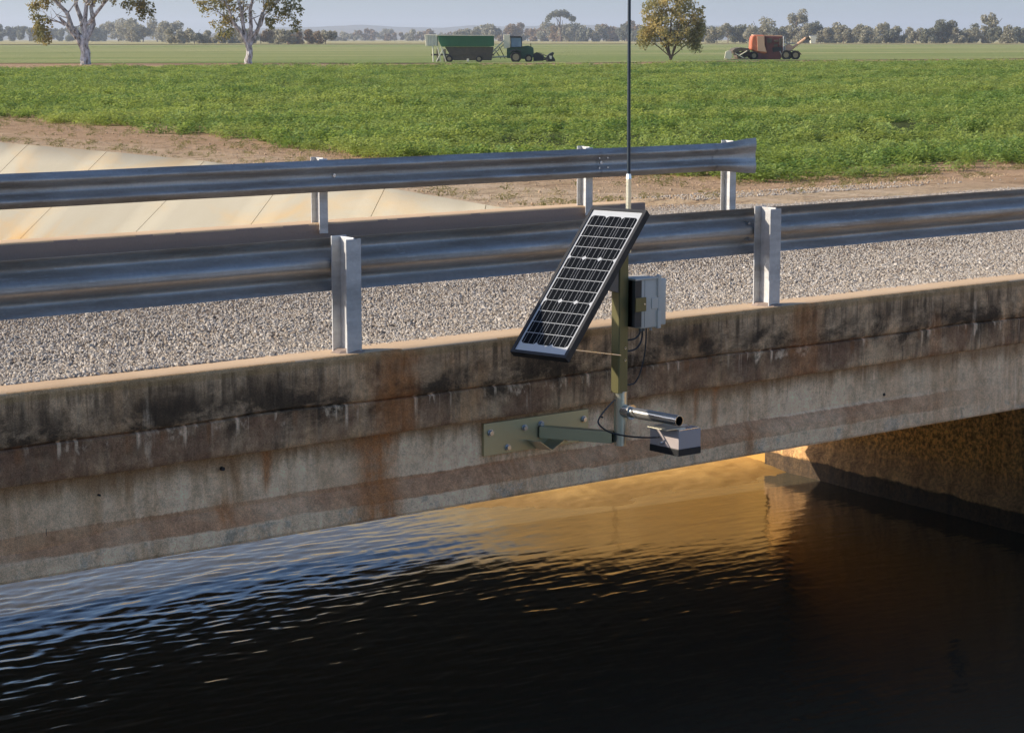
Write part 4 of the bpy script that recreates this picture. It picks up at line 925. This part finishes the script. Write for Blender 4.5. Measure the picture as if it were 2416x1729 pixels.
for a, b_ in (((1022, 110), (1023, 146)), ((1033, 110), (1040, 146)), ((1041, 111), (1053, 146)), ((1047, 115), (1030, 146))): tr.bar('leg', a, b_, 1.5, M_cream, -1.05)
for x in (1030, 1046): tr.prism('leg_plate', [(x, 118), (x + 6, 116), (x + 8, 144), (x + 1, 146)], -.98, -.7, M_tan, None, .02)
tr.wheel(1060, 139, 8.3, -1.1, .4); tr.wheel(1060, 139, 8.3, 1.1, .4); tr.wheel(1129, 139.5, 8, -1.1, .4); tr.wheel(1129, 139.5, 8, 1.1, .4)
tr.prism('hatch', [(1101, 139), (1106, 139), (1106, 146), (1101, 146)], -1.12, -1.03, M_cream, None, .02)
tk = Veh('tractor', 'dark tractor with blue glazed cab hitched to the green trailer', 'tractor', 1215, 147.5)
tk.prism('cab', [(1205, 90), (1230, 89), (1232, 112), (1204, 113)], -.8, .8, M_glass)
tk.prism('cab_roof', [(1203, 87), (1229, 87.5), (1232, 91), (1203, 90.5)], -.9, .9, M_blk)
for x in (1204.5, 1230): tk.prism('cab_pillar', [(x, 90), (x + 1.6, 90), (x + 1.8, 113), (x, 113)], -.84, -.78, M_blk, None, 0)
tk.prism('conveyor_panel', [(1188, 84), (1204, 83.5), (1203.5, 114), (1189, 116)], -.7, .7, M_cream)
tk.prism('body', [(1196, 113), (1236, 112), (1256, 115), (1259, 136), (1236, 140), (1196, 138)], -.5, .5, M_tgreen)
tk.prism('hood', [(1231, 111), (1246, 109), (1258, 114), (1259, 128), (1232, 128)], -.42, .42, M_tgreen, None, .08)
tk.wheel(1217, 135.5, 13, -.95, .5, .6); tk.wheel(1217, 135.5, 13, .95, .5, .6); tk.wheel(1247, 138.5, 9.5, -.8, .4); tk.wheel(1247, 138.5, 9.5, .8, .4)
tk.prism('mudguard', [(1202, 127), (1206, 120), (1217, 117.5), (1229, 121), (1232, 127), (1228, 123), (1217, 120.5), (1207, 123)], -1.2, -.7, M_blk, None, .02)
tk.bar('elevator', (1148, 138), (1190, 97), 1.9, M_cream, -.5); tk.bar('elevator', (1160, 134), (1193, 103), 1.4, M_cream, -.2); tk.bar('drawbar', (1145, 137), (1200, 134), 1.8, M_cream, 0)
for x, y in ((1168, 118), (1178, 112)): tk.bar('stay', (x, y), (x + 14, 139), 1.0, M_rustd, .1)
tk.bar('exhaust', (1252, 114), (1252, 104), .9, M_blk, 0)
tk.prism('front_frame', [(1258, 128), (1266, 124), (1282, 132), (1282, 144), (1258, 145)], -.6, .6, M_blk)
tk.bar('lift_arm', (1262, 127), (1290, 140), 1.6, M_blk, -.4); tk.bar('lift_arm', (1270, 125), (1296, 136), 1.0, M_tan, .2); tk.bar('axle', (1280, 141), (1306, 141), 1.8, M_blk, 0)
tk.prism('implement_head', [(1286, 138), (1292, 130), (1298, 126), (1304, 123.5), (1306, 127), (1303, 133), (1308, 140), (1309, 145), (1288, 146)], -.8, .8, M_blk)
tk.prism('implement_plate', [(1295, 132), (1301, 133), (1300, 140), (1296, 139)], -.84, -.8, M_cream, None, 0); tk.bar('implement_roller', (1290, 143), (1290, 143.01), 3, M_rustd, -1, 1)
hv = Veh('combine_harvester', 'old faded orange combine harvester with raised unloading auger', 'harvester', 1790, 141.5)
hv.prism('grain_tank', [(1771, 88), (1776, 85), (1800, 85.5), (1801, 108), (1807, 127), (1800, 128), (1782, 124), (1768, 118), (1769, 98)], -1.3, 1.1, M_orange, None, .15)
hv.prism('side_panel', [(1782, 87.5), (1799, 87.5), (1800, 108), (1805, 124), (1784, 121)], -1.36, -1.3, M_pink, None, .02)
hv.prism('tank_lid', [(1774, 84), (1842, 86), (1842, 88.5), (1774, 86.5)], -1.0, 1.0, M_pink, None, .03)
hv.prism('engine_bay', [(1801, 88), (1842, 89), (1845, 122), (1838, 141), (1772, 141), (1770, 124), (1805, 127)], -1.1, 1.0, M_maroon, None, .08)
for (a, c) in (((1806, 92), (1817, 103)), ((1822, 96), (1832, 101)), ((1822, 106), (1831, 112)), ((1834, 92), (1841, 110))): hv.prism('engine_panel', [a, (c[0], a[1]), c, (a[0], c[1])], -1.18, -1.1, M_rustd, None, .03)
hv.prism('cover', [(1818, 114), (1840, 112), (1842, 121), (1820, 124)], -1.16, -1.1, M_blk, None, .03)
hv.bar('ladder_rail', (1844, 88), (1844, 122), 1.3, M_galvp, -1.15); hv.bar('ladder_rail', (1848, 90), (1848, 122), .8, M_galvp, -1.15); hv.bar('brace', (1836, 122), (1845, 140), 1.2, M_galvp, -1.2)
hv.bar('unloading_auger', (1862, 118), (1897, 92), 3.1, M_pink, -.6); hv.bar('auger_elbow', (1896, 93), (1903, 89.5), 3.2, M_rustd, -.6); hv.bar('auger_spout', (1902, 89), (1907, 97), 2.2, M_rustd, -.6)
hv.prism('auger_base', [(1846, 112), (1858, 105), (1868, 112), (1864, 121), (1846, 120)], -.9, .2, M_pink, None, .06); hv.bar('auger_brace', (1852, 104), (1874, 104), 1.2, M_cream, -.3)
hv.wheel(1850, 130.5, 11.5, -1.2, .5); hv.wheel(1872, 131, 11, -1.1, .5); hv.wheel(1860, 131, 10.5, 1.1, .5); hv.wheel(1776, 132, 9.5, -1.2, .5); hv.wheel(1776, 132, 9.5, 1.2, .5)
hv.prism('fender', [(1846, 122), (1862, 119.5), (1878, 121), (1886, 129), (1884, 130), (1876, 123), (1862, 121.5), (1846, 124)], -1.4, -.9, M_rustd, None, .02)
hv.prism('feeder_house', [(1768, 118), (1768, 134), (1742, 139), (1738, 127)], -.7, .7, M_rustd, None, .05)
hv.prism('header_back', [(1724, 121), (1730, 115.5), (1744, 113), (1762, 115), (1764, 122), (1742, 122), (1728, 128)], -2.2, 2.2, M_rustd, None, .05)
hv.prism('header_floor', [(1712, 140), (1764, 137), (1764, 141.3), (1710, 141.4)], -2.2, 2.2, M_tan, None, .02)
hv.prism('divider', [(1706, 138), (1708, 123), (1714, 120.5), (1721, 122), (1724, 133), (1720, 141)], -2.4, -2.2, M_cream, None, .04)
hv.bar('reel', (1742, 131), (1742, 131.01), 7.5, M_rustd, -2.15, 2.1, 8); hv.bar('reel_arm', (1758, 121), (1738, 133), 1.2, M_cream, -2.25); hv.bar('reel_arm', (1730, 126), (1750, 137), 1.0, M_cream, -2.28)
fb = Veh('field_bin', 'small white tapered field bin in front of the far trees right of the harvester', 'bin', 1917, 104)
for nm, pts, m in (('bin_body', [(1910, 86.5), (1925, 86.5), (1923, 103.8), (1912, 103.8)], M_cream), ('bin_rim', [(1909.4, 85.6), (1925.6, 85.6), (1925.6, 87), (1909.4, 87)], M_white)):
    fb.prism(nm, pts, -1.8, 1.8, m, None, .1)

# ------------------------------------------------------------------ countless small things: gravel, crop, weeds
def scatter(name, pts, rot, scl, idx, protos):
    me = bpy.data.meshes.new(name); n = len(pts); me.vertices.add(n); me.vertices.foreach_set('co', np.asarray(pts, np.float32).ravel())
    for nm, ty, d_ in (('rot', 'FLOAT_VECTOR', rot), ('scl', 'FLOAT_VECTOR', scl)):
        a = me.attributes.new(nm, ty, 'POINT'); a.data.foreach_set('vector', np.asarray(d_, np.float32).ravel())
    a = me.attributes.new('pick', 'INT', 'POINT'); a.data.foreach_set('value', np.asarray(idx, np.int32))
    o = bpy.data.objects.new(name, me); COL.objects.link(o)
    ng = bpy.data.node_groups.new(name + '_nodes', 'GeometryNodeTree'); ng.interface.new_socket('Geometry', in_out='INPUT', socket_type='NodeSocketGeometry'); ng.interface.new_socket('Geometry', in_out='OUTPUT', socket_type='NodeSocketGeometry')
    N = ng.nodes; gi = N.new('NodeGroupInput'); go = N.new('NodeGroupOutput'); ip = N.new('GeometryNodeInstanceOnPoints'); jg = N.new('GeometryNodeJoinGeometry')
    for p in protos[::-1]:
        oi = N.new('GeometryNodeObjectInfo'); oi.inputs['Object'].default_value = p; oi.inputs['As Instance'].default_value = True; ng.links.new(oi.outputs['Geometry'], jg.inputs[0])
    def attr(nm, ty):
        a = N.new('GeometryNodeInputNamedAttribute'); a.data_type = ty; a.inputs['Name'].default_value = nm; return a.outputs['Attribute']
    e2r = N.new('FunctionNodeEulerToRotation'); ng.links.new(attr('rot', 'FLOAT_VECTOR'), e2r.inputs[0])
    ng.links.new(gi.outputs[0], ip.inputs['Points']); ng.links.new(jg.outputs[0], ip.inputs['Instance']); ip.inputs['Pick Instance'].default_value = True
    ng.links.new(attr('pick', 'INT'), ip.inputs['Instance Index']); ng.links.new(e2r.outputs[0], ip.inputs['Rotation']); ng.links.new(attr('scl', 'FLOAT_VECTOR'), ip.inputs['Scale'])
    ng.links.new(ip.outputs[0], go.inputs[0]); md = o.modifiers.new('scatter', 'NODES'); md.node_group = ng
    return stuff(o)
def proto(name, V, F_, mat):
    me = bpy.data.meshes.new(name); me.from_pydata([tuple(v) for v in V], [], [tuple(f) for f in F_]); me.materials.append(mat); return bpy.data.objects.new(name, me)
stones = []
for k in range(4):
    bm = bmesh.new(); bmesh.ops.create_icosphere(bm, subdivisions=1, radius=.5); g = np.random.default_rng(k + 40)
    for v in bm.verts: v.co = Vector(v.co) * float(g.uniform(.82, 1.12)); v.co.z *= .8
    me = bpy.data.meshes.new('stone'); bm.to_mesh(me); bm.free(); me.materials.append(M_stone); stones.append(bpy.data.objects.new('stone', me))
N = 400000
gu_ = rng.uniform(2.5, 24, N * 2); gv_ = 10.28 + (rng.random(N * 2) ** 1.25) * 9.6
ok = ((gv_ < 17.48) | (gu_ > 16.0)) & (gv_ > .42 * gu_ + 4.5) & (gv_ < 1.5 * gu_ + 10)
gu_, gv_ = gu_[ok][:N], gv_[ok][:N]; n = len(gu_)
bare = fbm(gu_ * 1.3, gv_ * 2.6, 4, 90); keep = (rng.random(n) < np.clip((bare - .30) * 8, .70, 1) * (1 - .25 * np.exp(-((gv_ - 12.7) / .35) ** 2) - .2 * np.exp(-((gv_ - 15.) / .35) ** 2)))
keep &= rng.random(n) < 1 - .9 * smooth(18.2, 19.6, gv_); gu_, gv_ = gu_[keep], gv_[keep]; n = len(gu_); sz = rng.uniform(.014, .027, n) * (1 - .30 * smooth(11.2, 13., gv_)) * np.where(rng.random(n) < .02, 1.6, 1)
scl = np.stack([sz * rng.uniform(.8, 1.3, n), sz * rng.uniform(.8, 1.3, n), sz * rng.uniform(.6, 1, n)], -1)
gz = road_z(gu_, gv_) + sz * .22
scatter('gravel', np.stack([gu_, gv_, gz], -1), rng.uniform(0, 6.28, (n, 3)), scl, rng.integers(0, 4, n), stones)
# clods and pebbles on the dirt
n = 26000; pu_ = rng.uniform(18.6, 40, n); pv_ = rng.uniform(19.5, 62, n); tk_ = top_u(pv_)
ok = (pu_ > tk_ + .15) & (pu_ < 26.5 + np.maximum(0, pv_ - 42) * .16 + np.where(pv_ < 26, 40, 0)); pu_, pv_ = pu_[ok], pv_[ok]; n = len(pu_)
def gz_(u, v): return ground_z(u, v)
sz = rng.uniform(.012, .034, n) * np.where(rng.random(n) < .04, 1.8, 1)
M_clod = simple('dirt_clod', (.44, .31, .19), .95, 0, .35, 2); clods = []
for s_ in stones[:2]:
    me = s_.data.copy(); me.materials.clear(); me.materials.append(M_clod); clods.append(bpy.data.objects.new('clod', me))
n2 = 26000; qu = rng.uniform(16.2, 30, n2); qv = 19.2 + rng.random(n2) ** 1.6 * 4.6; okq = (qv < 20.9) & (qu < 22 + rng.normal(0, 1.5, n2)) & (qu > top_u(qv) + .05) & (rng.random(n2) < np.exp(-(qv - 19.2) * .55) * (.3 + 1.2 * (fbm(qu * .8, qv * .8, 3, 31) > .45)))
qu, qv = qu[okq], qv[okq]; n2 = len(qu); sz2 = rng.uniform(.015, .034, n2)
scatter('verge_gravel', np.stack([qu, qv, ground_z(qu, qv) + sz2 * .2], -1), rng.uniform(0, 6.28, (n2, 3)), np.repeat(sz2[:, None], 3, 1), rng.integers(0, 4, n2), stones)
scatter('dirt_clods', np.stack([pu_, pv_, gz_(pu_, pv_) + sz * .15], -1), rng.uniform(0, 6.28, (n, 3)), np.repeat(sz[:, None], 3, 1), rng.integers(0, 2, n), clods)
# crop plants
def clump(seed, nl, spread, height, w, l):
    g = np.random.default_rng(seed); V, Fq = [], []
    for k in range(nl):
        a = g.uniform(0, 6.28); r = spread * math.sqrt(g.random()); c = np.array([r * math.cos(a), r * math.sin(a), height * g.uniform(.25, 1.0) * (1 - .45 * (r / spread) ** 2)])
        b_ = g.uniform(0, 6.28); tl = g.uniform(-.5, .6); dr = np.array([math.cos(b_) * math.cos(tl), math.sin(b_) * math.cos(tl), math.sin(tl)]); sdv = np.cross(dr, [0, 0, 1]); sdv /= np.linalg.norm(sdv); sdv = sdv + np.array([0, 0, g.uniform(-.4, .4)])
        ll = l * g.uniform(.7, 1.3); ww = w * g.uniform(.7, 1.3); i = len(V); mid = c + dr * ll * .5 + np.array([0, 0, ll * .12])
        V += [c, mid - sdv * ww * .5, c + dr * ll, mid + sdv * ww * .5]; Fq += [(i, i+1, i+2), (i, i+2, i+3)]
    for k in range(5):
        a = g.uniform(0, 6.28); r = spread * .6 * math.sqrt(g.random()); i = len(V); x, y = r * math.cos(a), r * math.sin(a)
        V += [np.array([x*.5-.006, y*.5, 0]), np.array([x*.5+.006, y*.5, 0]), np.array([x, y, height*.8])]; Fq += [(i, i+1, i+2)]
    return V, Fq
crops = [proto('crop_plant', *clump(s_, 58, .24, .36, .058, .088), M_crop) for s_ in (1, 2, 3, 4)]
def in_poly(x, y, poly):
    inside = np.zeros(len(x), bool); j = len(poly) - 1
    for i in range(len(poly)):
        xi, yi = poly[i]; xj, yj = poly[j]
        c = ((yi > y) != (yj > y)) & (x < (xj - xi) * (y - yi) / (yj - yi + 1e-12) + xi); inside ^= c; j = i
    return inside
cpoly = [(25.7, 25.3), (25.5, 36.4), (27.4, 47), (29, 60.5), (35, 118)] + [(p.x, p.y) for p in fe[1:]] + [(320, 25.2), (60, 24.4), (34, 24.6)]
P3, S3 = [], []
for d0, d1, dens, s0 in ((30, 48, 15., .88), (48, 72, 9.5, 1.0), (72, 110, 5.0, 1.25), (110, 160, 2.6, 1.65), (160, 225, 1.5, 2.2)):
    a_ = .262; area = a_ * (d1 * d1 - d0 * d0); n = int(area * dens)
    dd = np.sqrt(rng.uniform(d0 * d0, d1 * d1, n)); aa = rng.uniform(-a_, a_, n)
    x = dd * (DV[0] + RV[0] * np.tan(aa)); y = dd * (DV[1] + RV[1] * np.tan(aa)); edge_n = 2.4 * (fbm(x * .55, y * .55, 4, 66) - .5)
    ok = in_poly(x + edge_n, y + edge_n * .6, cpoly)
    gap = fbm(x * .16, y * .16, 4, 55); gap2 = fbm(x * .6, y * 1.2, 3, 57); rr_ = x * RV[0] + y * RV[1]; qq_ = x * DV[0] + y * DV[1]; row = fbm(rr_ * .11, qq_ * .42, 4, 61)
    ok &= rng.random(n) < np.clip((gap * .75 + gap2 * .25 - .30) * 8, .22, 1) * np.clip((row - .31) * 12, .12, 1) 
    x, y = x[ok], y[ok]; n = len(x); hs = .45 + 1.35 * np.clip(fbm(x * .55, y * .55, 4, 58) - .15, 0, 1)
    P3.append(np.stack([x, y, np.full(n, ZG - .01)], -1)); sc = s0 * rng.uniform(.75, 1.25, n)
    S3.append(np.stack([sc, sc, np.clip(sc, 0, 1.25) * hs], -1))
P3 = np.vstack(P3); S3 = np.vstack(S3); n = len(P3)
rot = np.stack([rng.normal(0, .12, n), rng.normal(0, .12, n), rng.uniform(0, 6.28, n)], -1)
scatter('crop', P3, rot, S3, rng.integers(0, 4, n), crops)
# dry weeds at the crop margin, along the lining top and on the verge
weeds = [proto('weed', *clump(s_, 22, .11, .07, .012, .06), M_weed) for s_ in (21, 22, 23)]
n = 8000; wu = rng.uniform(18.7, 42, n); wv_ = rng.uniform(19.4, 64, n); tk_ = top_u(wv_)
dmar = np.minimum(np.abs(wu - tk_ - .5), np.abs(wv_ - 24.7) + np.where(wu < 25, 9, 0)); dm2 = np.abs(wu - (25.3 + np.maximum(0, wv_ - 38) * .15)); pr2 = np.exp(-dmar * 1.4) * .8 + np.exp(-dm2 * 1.6) * .8 + .10 * (fbm(wu * .5, wv_ * .5, 3, 99) > .55)
ok = (rng.random(n) < pr2) & (wu > tk_ + .1) & ((wv_ < 25.4) | (wu < 26.4 + np.maximum(0, wv_ - 40) * .16)); wu, wv_ = wu[ok], wv_[ok]; n = len(wu)
sc = rng.uniform(.5, 1.4, n); scatter('weeds', np.stack([wu, wv_, gz_(wu, wv_) - .01], -1), np.stack([rng.normal(0, .2, n), rng.normal(0, .2, n), rng.uniform(0, 6.28, n)], -1), np.repeat(sc[:, None], 3, 1), rng.integers(0, 3, n), weeds)

# ------------------------------------------------------------------ haze
hb = MB().box((-1500, -400, -7), (12500, 12500, 130)).build('haze', None); stuff(hb)
hm = bpy.data.materials.new('haze'); hm.use_nodes = True; hm.node_tree.nodes.clear()
ho = hm.node_tree.nodes.new('ShaderNodeOutputMaterial'); hv_ = hm.node_tree.nodes.new('ShaderNodeVolumePrincipled'); hv_.inputs['Color'].default_value = (.86, .92, 1, 1); hv_.inputs['Density'].default_value = .00013; hv_.inputs['Anisotropy'].default_value = .2
hm.node_tree.links.new(hv_.outputs[0], ho.inputs['Volume']); hb.data.materials.append(hm)
